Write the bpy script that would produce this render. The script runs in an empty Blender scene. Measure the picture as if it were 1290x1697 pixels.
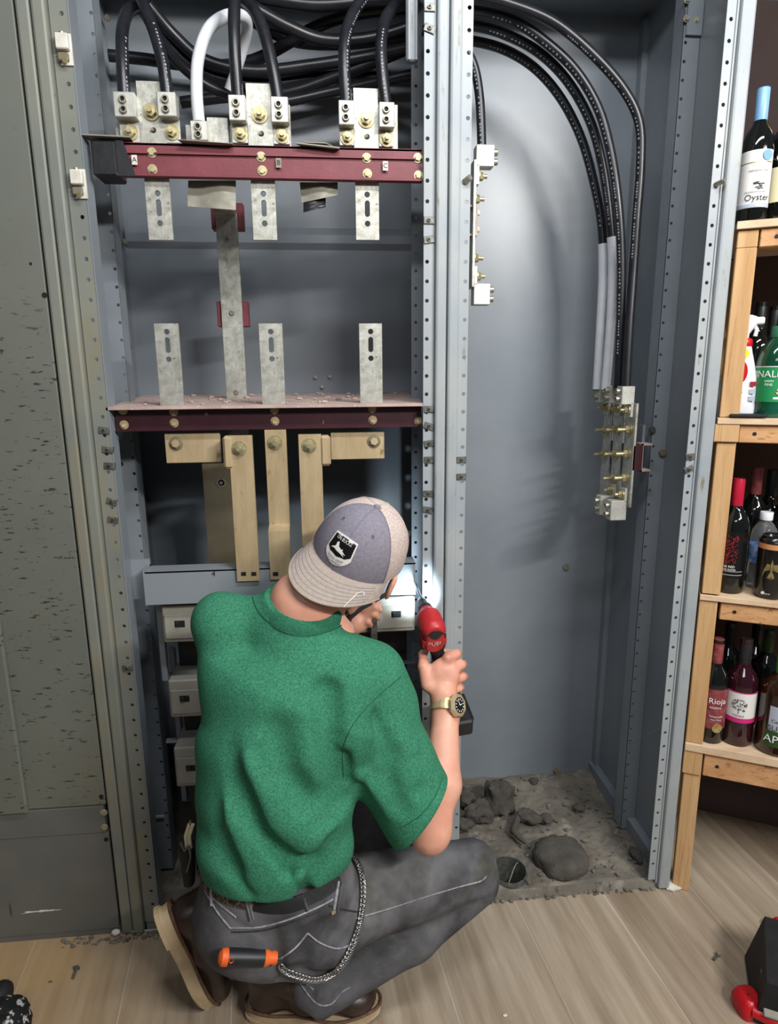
import bpy, math, random
import numpy as np
from mathutils import Vector, Matrix, noise as mnoise
random.seed(7)
S = bpy.context.scene
COL = S.collection

# ------------------------------------------------------------------ camera
F_PX, W_PX, H_PX, CAM_H, CAM_D = 1050.0, 1290.0, 1697.0, 1.55, 1.583
YAW, PIT, ROL = math.radians(5.25), math.radians(12.15), math.radians(-.485)
fw = Vector((math.sin(YAW)*math.cos(PIT), math.cos(YAW)*math.cos(PIT), -math.sin(PIT)))
r0 = Vector((math.cos(YAW), -math.sin(YAW), 0)); u0 = r0.cross(fw)
rt = r0*math.cos(ROL)+u0*math.sin(ROL); up = u0*math.cos(ROL)-r0*math.sin(ROL)
CP = Vector((0, -CAM_D, CAM_H))
cam = bpy.data.cameras.new('camera'); co = bpy.data.objects.new('camera', cam); COL.objects.link(co)
co.matrix_world = Matrix(((rt.x, up.x, -fw.x, CP.x), (rt.y, up.y, -fw.y, CP.y), (rt.z, up.z, -fw.z, CP.z), (0, 0, 0, 1)))
cam.sensor_fit = 'VERTICAL'; cam.sensor_height = 36; cam.lens = F_PX/H_PX*36; cam.clip_start = .02
S.camera = co
def ray(x, y): return fw + rt*((x-645)/F_PX) - up*((y-848.5)/F_PX)
def at(x, y, Y): d = ray(x, y); return CP + d*((Y-CP.y)/d.y)
def atz(x, y, Z): d = ray(x, y); return CP + d*((Z-CP.z)/d.z)
def atx(x, y, X): d = ray(x, y); return CP + d*((X-CP.x)/d.x)

# ------------------------------------------------------------------ light
S.view_settings.view_transform = 'Standard'; S.view_settings.look = 'None'
S.view_settings.gamma = 1; S.view_settings.use_curve_mapping = False
S.view_settings.exposure = 0.0
wd = bpy.data.worlds.new('room_ambient'); S.world = wd; wd.use_nodes = True
wd.node_tree.nodes['Background'].inputs[0].default_value = (.8, .86, 1, 1)
wd.node_tree.nodes['Background'].inputs[1].default_value = .10
def area(name, loc, target, sx, sy, watts, col=(1, .97, .92)):
    l = bpy.data.lights.new(name, 'AREA'); l.shape = 'RECTANGLE'; l.size = sx; l.size_y = sy; l.energy = watts; l.color = col
    o = bpy.data.objects.new(name, l); COL.objects.link(o); o.location = loc
    o.rotation_euler = (Vector(target)-Vector(loc)).to_track_quat('-Z', 'Y').to_euler(); return o
area('far_ceiling_tube', (1.8, -2.7, 2.95), (.3, .3, 1.3), 1.3, .12, 120, (1, .97, .93))
area('near_ceiling_tube', (.45, -1.05, 2.9), (.4, .25, .9), 1.5, .12, 30, (.97, .98, 1))
area('rear_ceiling_tube', (-.4, -3.2, 2.9), (0, 0, 1.2), 1.3, .3, 12, (.95, .97, 1))

# ------------------------------------------------------------------ materials
def lin(h):
    h = h.lstrip('#'); c = [int(h[i:i+2], 16)/255 for i in (0, 2, 4)]
    return tuple(((v/12.92) if v <= .04045 else ((v+.055)/1.055)**2.4) for v in c)+(1,)
def mat(name, c1, c2=None, rough=.5, metal=0, scale=8, stretch=(1, 1, 1), contrast=(.35, .65), bump=0, bscale=60, trans=0, spec=.5,
        coat=0, spots=None, detail=5, alpha=1, ior=1.45, emit=0, dirt=None):
    m = bpy.data.materials.new(name); m.use_nodes = True; nt = m.node_tree; N = nt.nodes; L = nt.links
    b = N['Principled BSDF']; b.inputs['Roughness'].default_value = rough; b.inputs['Metallic'].default_value = metal
    b.inputs['Specular IOR Level'].default_value = spec; b.inputs['IOR'].default_value = ior
    b.inputs['Transmission Weight'].default_value = trans; b.inputs['Coat Weight'].default_value = coat
    b.inputs['Base Color'].default_value = lin(c1)
    tc = N.new('ShaderNodeTexCoord'); mp = N.new('ShaderNodeMapping'); mp.inputs['Scale'].default_value = stretch
    L.new(tc.outputs['Object'], mp.inputs['Vector'])
    def nz(sc, det=5, rg=.6, v=mp):
        n = N.new('ShaderNodeTexNoise'); n.inputs['Scale'].default_value = sc; n.inputs['Detail'].default_value = det
        n.inputs['Roughness'].default_value = rg; L.new(v.outputs['Vector'], n.inputs['Vector']); return n
    def ramp(src, a, bb):
        r = N.new('ShaderNodeMapRange'); r.inputs[1].default_value = a; r.inputs[2].default_value = bb; L.new(src, r.inputs[0]); return r.outputs[0]
    def mix(f, a, bcol):
        x = N.new('ShaderNodeMix'); x.data_type = 'RGBA'; L.new(f, x.inputs[0])
        if isinstance(a, str): x.inputs[6].default_value = lin(a)
        else: L.new(a, x.inputs[6])
        x.inputs[7].default_value = lin(bcol); return x.outputs[2]
    cur = None
    if c2:
        n = nz(scale, detail); cur = mix(ramp(n.outputs['Fac'], *contrast), c1, c2)
    for sp in (spots or []):          # (colour, scale, stretch, lo, hi[, mask(axis, a, b)])
        mp2 = N.new('ShaderNodeMapping'); mp2.inputs['Scale'].default_value = sp[2]; L.new(tc.outputs['Object'], mp2.inputs['Vector'])
        n = nz(sp[1], 4, .7, mp2); f = ramp(n.outputs['Fac'], sp[3], sp[4])
        if len(sp) > 5:
            sx = N.new('ShaderNodeSeparateXYZ'); L.new(tc.outputs['Object'], sx.inputs[0])
            mk = ramp(sx.outputs[sp[5][0]], sp[5][1], sp[5][2]); mu = N.new('ShaderNodeMath'); mu.operation = 'MULTIPLY'
            L.new(f, mu.inputs[0]); L.new(mk, mu.inputs[1]); f = mu.outputs[0]
        cur = mix(f, cur if cur is not None else c1, sp[0])
    if cur is not None: L.new(cur, b.inputs['Base Color'])
    if bump:
        n = nz(bscale, 4); bp = N.new('ShaderNodeBump'); bp.inputs['Strength'].default_value = bump; bp.inputs['Distance'].default_value = .004
        L.new(n.outputs['Fac'], bp.inputs['Height']); L.new(bp.outputs[0], b.inputs['Normal'])
    if emit:
        b.inputs['Emission Color'].default_value = lin(c1); b.inputs['Emission Strength'].default_value = emit
    return m
M = {}
M['steel'] = mat('painted_steel_interior', '767e85', '82898f', rough=.32, scale=2.5, bump=.05, bscale=14, spec=.5, spots=[('8b8f8f', 60, (1, 1, 1), .72, .76)])
M['post'] = mat('painted_steel_post', '8c949a', '9a9f9f', rough=.42, scale=5, bump=.04, bscale=40, spots=[('77735f', 9, (6, 6, 1), .62, .72), ('2c2a26', 70, (1, 1, .25), .73, .76)])
M['postL'] = mat('grimy_steel_post', '70756f', '7d7e73', rough=.5, scale=5, bump=.05, bscale=40, spots=[('7f7964', 5, (5, 5, 1), .5, .7, (2, 2.1, 1.7)), ('1f1d19', 60, (1, 1, .3), .70, .74)])
M['panel'] = mat('grimy_grey_green_panel', '62665f', '6c6f67', rough=.5, scale=1.6, bump=.04, bscale=25,
                 spots=[('6a6857', 2.2, (1, 1, .5), .5, .75, (2, 1.9, 1.5)), ('33322c', 62, (.42, 1, 1.7), .605, .64, (2, 1.80, 1.6)), ('57554a', 90, (1, 1, .6), .66, .72)])
M['panel_low'] = mat('dark_scuffed_panel', '585a56', '666661', rough=.5, scale=3, bump=.05, bscale=25, spots=[('9a978f', 7, (1, 1, 1.5), .66, .8, (2, .3, .12)), ('3a3626', 9, (1.5, 1, .25), .7, .75)])
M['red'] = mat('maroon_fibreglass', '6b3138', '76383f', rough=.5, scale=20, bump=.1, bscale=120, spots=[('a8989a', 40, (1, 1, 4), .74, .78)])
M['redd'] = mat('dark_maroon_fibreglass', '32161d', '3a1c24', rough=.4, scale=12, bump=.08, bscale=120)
M['pink'] = mat('dusty_pink_board', 'a08a84', 'b9a49b', rough=.9, scale=12, bump=.3, bscale=90, spots=[('d8cfc6', 60, (1, 1, 1), .64, .7), ('5b4f49', 45, (1, 1, 1), .66, .72)])
M['alu'] = mat('tin_plated_bar', '9c9c92', 'bebeb5', rough=.45, metal=.5, scale=45, bump=.12, bscale=180, spots=[('858476', 14, (1, 1, .7), .52, .66), ('5c5a4f', 110, (1, 1, 1), .62, .7)])
M['lug'] = mat('lug_aluminium', 'b2b2a9', 'c6c6be', rough=.4, metal=.45, scale=40, bump=.08, bscale=200)
M['tan'] = mat('tarnished_tan_bar', '9f8c6b', 'b5a27f', rough=.55, metal=.15, scale=9, stretch=(3, 3, .5), bump=.15, bscale=120, spots=[('86734e', 26, (1, 1, .6), .6, .7), ('5f5138', 90, (1, 1, 1), .72, .76)])
M['tand'] = mat('dark_tarnished_bar', '6a6350', '7a725d', rough=.6, metal=.1, scale=9, bump=.1)
M['brass'] = mat('yellow_zinc', 'a39873', 'c3b992', rough=.38, metal=.65, scale=60)
M['bolt'] = mat('grey_zinc_bolt', '8f8c80', 'b0ab9b', rough=.4, metal=.7, scale=60)
M['hole'] = mat('socket_black', '121214', rough=.7)
M['clip'] = mat('spring_clip_steel', '5a5b58', '7d7d76', rough=.45, metal=.6, scale=60)
M['whiteblock'] = mat('white_block', 'd8d6cc', 'bdbaae', rough=.5, scale=30)
M['cable'] = mat('black_cable_jacket', '17181b', '202126', rough=.33, scale=30, spec=.5)
M['cablew'] = mat('white_tape', 'c6cad0', 'd3d6da', rough=.4, scale=20, bump=.1, bscale=60)
M['print'] = mat('cable_print', '84888e', rough=.6)
M['tape'] = mat('grey_duct_tape', '77756a', '8b8878', rough=.45, scale=12, bump=.2, bscale=40)
M['btape'] = mat('black_tape', '1a1b1d', '26272a', rough=.4, scale=12, bump=.2, bscale=40)
M['black'] = mat('black_plastic', '1b1c1e', '232427', rough=.45, scale=40)
M['grey_pl'] = mat('breaker_grey', '8b8a80', '97958a', rough=.55, scale=15, bump=.05, spots=[('4a4942', 60, (1, 1, 1), .7, .74)])
M['concrete'] = mat('dirty_concrete', '5d5850', '7c766b', rough=.95, scale=7, bump=.7, bscale=70, spots=[('8d857a', 13, (1, 1, 1), .55, .68), ('6f5545', 4, (1, 1, 1), .6, .7), ('3a3732', 35, (1, 1, 1), .6, .7)])
M['mud'] = mat('grey_duct_putty', '45423d', '5a564f', rough=.95, scale=12, bump=.8, bscale=90)
M['wood'] = mat('pine_lumber', 'b48c5c', 'c8a478', rough=.6, scale=3, stretch=(9, 9, .8), bump=.12, bscale=60, spots=[('9c7446', 4, (22, 22, .9), .56, .72)])
M['woodh'] = mat('pine_rail', 'b3835a', 'c99c6d', rough=.6, scale=3, stretch=(.8, 9, 9), bump=.12, bscale=60, spots=[('8f6038', 3, (1.2, 30, 30), .56, .68)])
M['board'] = mat('pale_shelf_board', 'c2a585', 'd6bea0', rough=.7, scale=3, stretch=(1, 8, 8), bump=.12)
M['darkwall'] = mat('dark_brown_wall', '4a3c3c', '52443f', rough=.9, scale=3)
M['pvc'] = mat('grey_conduit', '6d6f70', '83837e', rough=.6, scale=20)

# ------------------------------------------------------------------ mesh helpers
ORG = {}
def setp(o, label=None, cat=None, group=None, kind=None):
    if label: o['label'] = label
    if cat: o['category'] = cat
    if group: o['group'] = group
    if kind: o['kind'] = kind
    return o
def thing(name, loc, label, cat, group=None, rz=0, world=True):
    o = bpy.data.objects.new(name, None); COL.objects.link(o); o.empty_display_size = .03
    o.location = loc; o.rotation_euler = (0, 0, rz); ORG[o.name] = Vector(loc) if world else Vector((0, 0, 0))
    return setp(o, label, cat, group)
class MB:
    def __init__(s): s.v = []; s.f = []; s.sm = []; s.mi = []
    def add(s, vs, fs, smooth=False, mi=0):
        n = len(s.v); s.v += [Vector(p) for p in vs]; s.f += [tuple(i+n for i in f) for f in fs]; s.sm += [smooth]*len(fs); s.mi += [mi]*len(fs); return s
    def box(s, c, size, R=None, mi=0, ch=0):
        hx, hy, hz = [d/2 for d in size]; c = Vector(c)
        if ch <= 0:
            vs = [Vector((x, y, z)) for x in (-hx, hx) for y in (-hy, hy) for z in (-hz, hz)]
            fs = [(0, 1, 3, 2), (4, 6, 7, 5), (0, 4, 5, 1), (2, 3, 7, 6), (0, 2, 6, 4), (1, 5, 7, 3)]
        else:
            ch = min(ch, hx*.9, hy*.9, hz*.9); vs = []; idx = {}
            for sx in (-1, 1):
                for sy in (-1, 1):
                    for sz in (-1, 1):
                        for a in range(3):
                            p = [sx*(hx-ch), sy*(hy-ch), sz*(hz-ch)]; p[a] = [sx*hx, sy*hy, sz*hz][a]
                            idx[(sx, sy, sz, a)] = len(vs); vs.append(Vector(p))
            fs = []
            for a in range(3):
                o1, o2 = [k for k in range(3) if k != a]
                for sg in (-1, 1):
                    q = []
                    for (p1, p2) in ((-1, -1), (1, -1), (1, 1), (-1, 1)):
                        k = [0, 0, 0]; k[a] = sg; k[o1] = p1; k[o2] = p2; q.append(idx[(*k, a)])
                    fs.append(tuple(q))
                for p1 in (-1, 1):
                    for p2 in (-1, 1):
                        k = [0, 0, 0]; k[o1] = p1; k[o2] = p2; q = []
                        k[a] = -1; q.append(idx[(*k, o1)]); q.append(idx[(*k, o2)]); k[a] = 1; q.append(idx[(*k, o2)]); q.append(idx[(*k, o1)])
                        fs.append(tuple(q))
            for sx in (-1, 1):
                for sy in (-1, 1):
                    for sz in (-1, 1): fs.append(tuple(idx[(sx, sy, sz, a)] for a in range(3)))
        if R is not None: vs = [R @ p for p in vs]
        return s.add([p+c for p in vs], fs, False, mi)
    def bx(s, x0, x1, y0, y1, z0, z1, ch=0, mi=0):
        return s.box(((x0+x1)/2, (y0+y1)/2, (z0+z1)/2), (abs(x1-x0), abs(y1-y0), abs(z1-z0)), None, mi, ch)
    def cyl(s, p0, p1, r, r1=None, seg=16, caps=True, mi=0, smooth=True, phase=0):
        p0, p1 = Vector(p0), Vector(p1); r1 = r if r1 is None else r1; d = (p1-p0).normalized()
        a = d.orthogonal().normalized(); b = d.cross(a); vs = []
        for p, q in ((p0, r), (p1, r1)):
            for i in range(seg):
                t = 2*math.pi*i/seg+phase; vs.append(p+(a*math.cos(t)+b*math.sin(t))*q)
        s.add(vs, [(i, (i+1) % seg, seg+(i+1) % seg, seg+i) for i in range(seg)], smooth, mi)
        if caps: s.add(vs, [tuple(range(seg))[::-1], tuple(range(seg, 2*seg))], False, mi)
        return s
    def tube(s, pts, r, seg=12, mi=0, caps=True, flat=1, upv=None):
        pts = [Vector(p) for p in pts]; n = len(pts); rr = r if hasattr(r, '__len__') else [r]*n
        T = [(pts[min(i+1, n-1)]-pts[max(i-1, 0)]).normalized() for i in range(n)]
        a = T[0].orthogonal().normalized() if upv is None else (Vector(upv)-T[0]*Vector(upv).dot(T[0])).normalized(); vs = []
        for i in range(n):
            a = (a-T[i]*a.dot(T[i])).normalized(); b = T[i].cross(a)
            for k in range(seg):
                t = 2*math.pi*k/seg; vs.append(pts[i]+a*math.cos(t)*rr[i]*flat+b*math.sin(t)*rr[i])
        fs = [(i*seg+k, i*seg+(k+1) % seg, (i+1)*seg+(k+1) % seg, (i+1)*seg+k) for i in range(n-1) for k in range(seg)]
        s.add(vs, fs, True, mi)
        if caps: s.add(vs[:seg], [tuple(range(seg))[::-1]], False, mi); s.add(vs[-seg:], [tuple(range(seg))], False, mi)
        return s
    def lathe(s, prof, o=(0, 0, 0), seg=28, mi=0, axis=None, caps=True):
        R = Vector((0, 0, 1)).rotation_difference(Vector(axis).normalized()).to_matrix() if axis is not None else Matrix.Identity(3)
        vs = []; o = Vector(o)
        for r, z in prof:
            for i in range(seg):
                t = 2*math.pi*i/seg; vs.append(o+R @ Vector((r*math.cos(t), r*math.sin(t), z)))
        n = len(prof)
        s.add(vs, [(j*seg+i, j*seg+(i+1) % seg, (j+1)*seg+(i+1) % seg, (j+1)*seg+i) for j in range(n-1) for i in range(seg)], True, mi)
        if caps:
            if prof[0][0] > 1e-4: s.add(vs[:seg], [tuple(range(seg))[::-1]], False, mi)
            if prof[-1][0] > 1e-4: s.add(vs[-seg:], [tuple(range(seg))], False, mi)
        return s
    def prism(s, poly, off, mi=0):
        n = len(poly); poly = [Vector(p) for p in poly]; off = Vector(off)
        s.add(poly+[p+off for p in poly], [tuple(range(n))[::-1], tuple(range(n, 2*n))]+[(i, (i+1) % n, n+(i+1) % n, n+i) for i in range(n)], False, mi); return s
    def blob(s, c, rad, seed=0, rough=.25, fr=9, seg=22, mi=0, sq=1):
        c = Vector(c); vs = []; rings = seg//2
        for j in range(rings+1):
            ph = math.pi*j/rings
            for i in range(seg):
                t = 2*math.pi*i/seg; d = Vector((math.sin(ph)*math.cos(t), math.sin(ph)*math.sin(t), math.cos(ph)))
                p = Vector((d.x*rad[0], d.y*rad[1], math.copysign(abs(d.z)**sq, d.z)*rad[2]))
                k = 1+rough*mnoise.fractal(p*fr+Vector((seed*7.1, seed, 3)), .8, 2, 5)
                vs.append(c+p*k)
        s.add(vs, [(j*seg+i, j*seg+(i+1) % seg, (j+1)*seg+(i+1) % seg, (j+1)*seg+i) for j in range(rings) for i in range(seg)], True, mi); return s
    def build(s, name, m, parent=None, label=None, cat=None, group=None, kind=None, sharp=32, local=False):
        mats = m if isinstance(m, (list, tuple)) else [m]
        if parent is not None:
            root = parent
            while root.parent is not None: root = root.parent
            off = ORG.get(root.name, Vector((0, 0, 0)))
        elif local: off = Vector((0, 0, 0))
        else:
            xs = [p.x for p in s.v]; ys = [p.y for p in s.v]; zs = [p.z for p in s.v]
            off = Vector(((min(xs)+max(xs))/2, (min(ys)+max(ys))/2, min(zs)))
        me = bpy.data.meshes.new(name); me.from_pydata([p-off for p in s.v], [], s.f)
        for k in mats: me.materials.append(M[k] if isinstance(k, str) else k)
        me.polygons.foreach_set('use_smooth', s.sm); me.polygons.foreach_set('material_index', s.mi)
        me.validate(); me.update()
        if any(s.sm) and sharp: 
            try: me.set_sharp_from_angle(angle=math.radians(sharp+10))
            except Exception: pass
        o = bpy.data.objects.new(name, me); COL.objects.link(o)
        if parent is None: o.location = off; ORG[o.name] = off
        else: o.parent = parent
        return setp(o, label, cat, group, kind)
def spline(P, n=10):
    P = [Vector(p) for p in P]; out = []
    for i in range(len(P)-1):
        a = P[max(i-1, 0)]; b = P[i]; c = P[i+1]; d = P[min(i+2, len(P)-1)]
        for k in range(n):
            t = k/n; out.append(.5*((2*b)+(c-a)*t+(2*a-5*b+4*c-d)*t*t+(3*b-a-3*c+d)*t**3))
    return out+[P[-1]]
def hexbolt(mb, p, n, r, h, stud=0, mi=0, washer=True):
    p = Vector(p); n = Vector(n).normalized()
    if washer: mb.cyl(p, p+n*h*.25, r*1.45, seg=20, mi=mi); p = p+n*h*.25
    mb.cyl(p, p+n*h*.75, r, seg=6, mi=mi, smooth=False); mb.cyl(p+n*h*.75, p+n*h*.85, r*.8, seg=12, mi=mi)
    if stud: mb.cyl(p, p+n*(h+stud), r*.5, seg=12, mi=mi)
def perforated(mb, x0, x1, Y, z0, z1, hx, pitch, hr, zph, t=.0025, seg=8, mi=0):
    """sheet strip in the XZ plane with real punched holes; front at Y, back at Y+t"""
    k0 = math.ceil((z0+pitch/2-zph)/pitch); zc = zph+k0*pitch; zs = []
    while zc+pitch/2 <= z1: zs.append(zc); zc += pitch
    segs = []; cur = z0
    for zc in zs:
        a, b = zc-pitch/2, zc+pitch/2
        if a > cur+1e-5: segs.append((cur, a))
        cur = b
        outer = [(x1, zc), (x1, b), (hx, b), (x0, b), (x0, zc), (x0, a), (hx, a), (x1, a)]
        inner = [(hx+hr*math.cos(i*math.pi/4), zc+hr*math.sin(i*math.pi/4)) for i in range(8)]
        for yy in (Y, Y+t):
            vs = [(p[0], yy, p[1]) for p in outer+inner]
            fs = [(i, (i+1) % 8, 8+(i+1) % 8, 8+i) for i in range(8)]
            mb.add(vs, fs if yy == Y else [f[::-1] for f in fs], False, mi)
        vs = [(p[0], Y, p[1]) for p in inner]+[(p[0], Y+t, p[1]) for p in inner]
        mb.add(vs, [(i, (i+1) % 8, 8+(i+1) % 8, 8+i) for i in range(8)], False, mi)
    if z1 > cur+1e-5: segs.append((cur, z1))
    for a, b in segs: mb.bx(x0, x1, Y, Y+t, a, b, mi=mi)
    mb.bx(x0-.0004, x0, Y, Y+t, z0, z1, mi=mi); mb.bx(x1, x1+.0004, Y, Y+t, z0, z1, mi=mi)
def text_geo(s, size, align='CENTER'):
    cu = bpy.data.curves.new('t', 'FONT'); cu.body = s; cu.size = size; cu.align_x = align; cu.align_y = 'CENTER'; cu.resolution_u = 2
    o = bpy.data.objects.new('t', cu); COL.objects.link(o); dg = bpy.context.evaluated_depsgraph_get(); dg.update()
    me = bpy.data.meshes.new_from_object(o.evaluated_get(dg)); vs = [v.co.copy() for v in me.vertices]; fs = [tuple(p.vertices) for p in me.polygons]
    bpy.data.objects.remove(o); bpy.data.curves.remove(cu); bpy.data.meshes.remove(me); return vs, fs
def put_text(mb, s, size, o, X, Y, bold=0, sx=1, mi=0):
    vs, fs = text_geo(s, size); o = Vector(o); X = Vector(X).normalized(); Y = Vector(Y).normalized()
    mb.add([o+X*v.x*sx+Y*v.y for v in vs], fs, False, mi)

# ================================================================== THE SETTING
fl = bpy.data.materials.new('wood_look_plank_tile'); fl.use_nodes = True
def floor_mat():
    N = fl.node_tree.nodes; L = fl.node_tree.links; b = N['Principled BSDF']
    tc = N.new('ShaderNodeTexCoord'); mp = N.new('ShaderNodeMapping'); L.new(tc.outputs['Object'], mp.inputs['Vector'])
    mp.inputs['Rotation'].default_value = (0, 0, math.radians(90-6.3)); mp.inputs['Location'].default_value = (2.9, .0515, 0)
    br = N.new('ShaderNodeTexBrick'); L.new(mp.outputs[0], br.inputs['Vector']); br.offset = .5
    br.inputs['Scale'].default_value = 1; br.inputs['Brick Width'].default_value = 7.0; br.inputs['Row Height'].default_value = .2745
    br.inputs['Mortar Size'].default_value = .0016; br.inputs['Mortar Smooth'].default_value = .2
    br.inputs['Color1'].default_value = lin('b5a794'); br.inputs['Color2'].default_value = lin('a39482'); br.inputs['Mortar'].default_value = lin('c9c2b6')
    ms = N.new('ShaderNodeMapping'); ms.inputs['Scale'].default_value = (1.1, 15, 1); L.new(mp.outputs[0], ms.inputs['Vector'])
    n = N.new('ShaderNodeTexNoise'); n.inputs['Scale'].default_value = 1.6; n.inputs['Detail'].default_value = 8; n.inputs['Roughness'].default_value = .62; L.new(ms.outputs[0], n.inputs['Vector'])
    r = N.new('ShaderNodeMapRange'); r.inputs[1].default_value = .35; r.inputs[2].default_value = .66; L.new(n.outputs['Fac'], r.inputs[0])
    x = N.new('ShaderNodeMix'); x.data_type = 'RGBA'; x.blend_type = 'MULTIPLY'; x.inputs[0].default_value = 1; L.new(br.outputs['Color'], x.inputs[6])
    cr = N.new('ShaderNodeValToRGB'); cr.color_ramp.elements[0].color = (.62, .58, .53, 1); cr.color_ramp.elements[1].color = (1, 1, .99, 1); L.new(r.outputs[0], cr.inputs[0]); L.new(cr.outputs[0], x.inputs[7])
    # yellowish dirt film towards the left cabinet, a stain with its own shape
    sx = N.new('ShaderNodeSeparateXYZ'); L.new(tc.outputs['Object'], sx.inputs[0])
    mr = N.new('ShaderNodeMapRange'); mr.inputs[1].default_value = -.80; mr.inputs[2].default_value = -1.15; L.new(sx.outputs[0], mr.inputs[0])
    n2 = N.new('ShaderNodeTexNoise'); n2.inputs['Scale'].default_value = 5; L.new(tc.outputs['Object'], n2.inputs['Vector'])
    mu = N.new('ShaderNodeMath'); mu.operation = 'MULTIPLY'; L.new(mr.outputs[0], mu.inputs[0]); L.new(n2.outputs['Fac'], mu.inputs[1])
    y = N.new('ShaderNodeMix'); y.data_type = 'RGBA'; L.new(mu.outputs[0], y.inputs[0]); L.new(x.outputs[2], y.inputs[6]); y.inputs[7].default_value = lin('a8895a')
    L.new(y.outputs[2], b.inputs['Base Color']); b.inputs['Roughness'].default_value = .42
    bp = N.new('ShaderNodeBump'); bp.inputs['Strength'].default_value = .25; bp.inputs['Distance'].default_value = .002; L.new(br.outputs['Fac'], bp.inputs['Height']); bp.invert = True; L.new(bp.outputs[0], b.inputs['Normal'])
floor_mat()
mb = MB()
mb.bx(-2.2, 3, -3.6, .0, -.05, 0); mb.bx(1.02, 3, 0, 1.6, -.05, 0); mb.bx(-2.2, -.64, 0, 1.6, -.05, 0)
mb.build('floor', fl, kind='structure')
mb = MB(); mb.bx(-2.2, 3, 1.35, 1.42, -.05, 3.1); mb.build('wall_back', 'darkwall', kind='structure')
mb = MB(); mb.bx(-2.27, -2.2, -3.6, 1.42, -.05, 3.1); mb.build('wall_left', 'darkwall', kind='structure')

ZT = 2.62
# ================================================================== CABINET
cab = thing('switchboard_cabinet', (.19, .25, 0), 'tall open blue-grey steel switchboard cabinet with two bays, its covers off', 'electrical cabinet')
ZPH = at(712, 121.8, 0).z
PT = .0443
XL, XR, YB = -.607, 1.0, .55
# back, sides, divider, top
MB().bx(XL, XR, YB, YB+.012, -.02, ZT).build('back_panel', 'steel', cab)
MB().bx(XL-.02, XL, 0.03, YB+.01, 0, ZT).build('side_panel', 'steel', cab)
mb = MB(); mb.bx(XR, XR+.003, 0.03, YB+.01, 0, ZT); mb.bx(XR-.018, XR, YB-.03, YB, .02, ZT-.02); mb.build('side_panel', 'steel', cab)
MB().bx(.288, .294, .03, YB, .0, ZT).build('divider_panel', 'steel', cab)
mb = MB(); mb.bx(XL-.02, XR+.003, .03, YB+.01, ZT, ZT+.02); mb.build('top_panel', 'steel', cab)
# front posts
def post_flange(x0, x1, hx, Y, z0=.03, z1=ZT, m='post', zph=ZPH, nm='post_flange', hr=.0048):
    mb = MB(); perforated(mb, x0, x1, Y, z0, z1, hx, PT, hr, zph); return mb.build(nm, m, cab, sharp=0)
def rolled(x0, x1, yf, m, z0=.01, depth=.045):
    mb = MB(); r = .006; pr = [(x0, yf+depth), (x0, yf+r), (x0+r*.3, yf+r*.3), (x0+r, yf), (x1-r, yf), (x1-r*.3, yf+r*.3), (x1, yf+r), (x1, yf+depth)]
    mb.prism([(p[0], p[1], z0) for p in pr], (0, 0, ZT-z0)); return mb.build('post_channel', m, cab)
post_flange(.2335, .2585, .2415, 0)
post_flange(.319, .343, .3345, 0)
rolled(.2605, .2875, -.014, 'post'); rolled(.2905, .3175, -.014, 'post')
MB().bx(.2585, .319, .004, .03, .0, ZT).build('post_core', 'post', cab)
# left post
post_flange(-.563, -.526, -.539, 0, m='postL')
rolled(-.5955, -.566, -.016, 'postL'); rolled(-.6285, -.5985, -.010, 'postL')
MB().bx(-.6285, -.563, .004, .03, 0, ZT).build('post_core', 'postL', cab)
MB().bx(-.5262, -.5232, .0, .05, .03, ZT).build('post_return', 'steel', cab)
# right post
post_flange(.935, .957, .9462, 0)
rolled(.963, .9985, -.014, 'post'); MB().bx(.957, .998, .004, .03, .0, ZT).build('post_core', 'post', cab)
MB().bx(.9575, .962, -.003, .006, .02, ZT).build('post_bead', 'post', cab)
# inner posts
post_flange(XL+.002, -.532, -.539, .2, z1=ZT-.01, m='steel', zph=ZPH+.01, nm='inner_post', hr=.0044)
post_flange(.23, .286, .2415, .2, z1=ZT-.01, m='steel', zph=ZPH+.01, nm='inner_post', hr=.0044)
post_flange(.951, .998, .9605, .225, z1=ZT-.01, m='steel', zph=ZPH+.01, nm='inner_post', hr=.0044)
for x0, x1, yy in ((XL+.002, -.592, .2), (-.534, -.532, .2), (.951, .953, .225)):
    MB().bx(x0, x1, yy, yy+.05, .03, ZT-.01).build('inner_post_return', 'steel', cab)
mb = MB(); mb.bx(.935, .9985, -.004, -.001, 2.355, 2.40); 
# splice plate at the top of the right inner post
p = at(1150, 20, .222); mb = MB(); mb.bx(.956, .998, .216, .2225, p.z-.055, ZT-.02); sp = mb.build('splice_plate', 'steel', cab)
mb = MB()
for (x, y) in ((1139, 0), (1138, 31), (1155, 33)): q = at(x, y, .216); hexbolt(mb, q, (0, -1, 0), .006, .005)
mb.build('bolt', 'bolt', cab)
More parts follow.
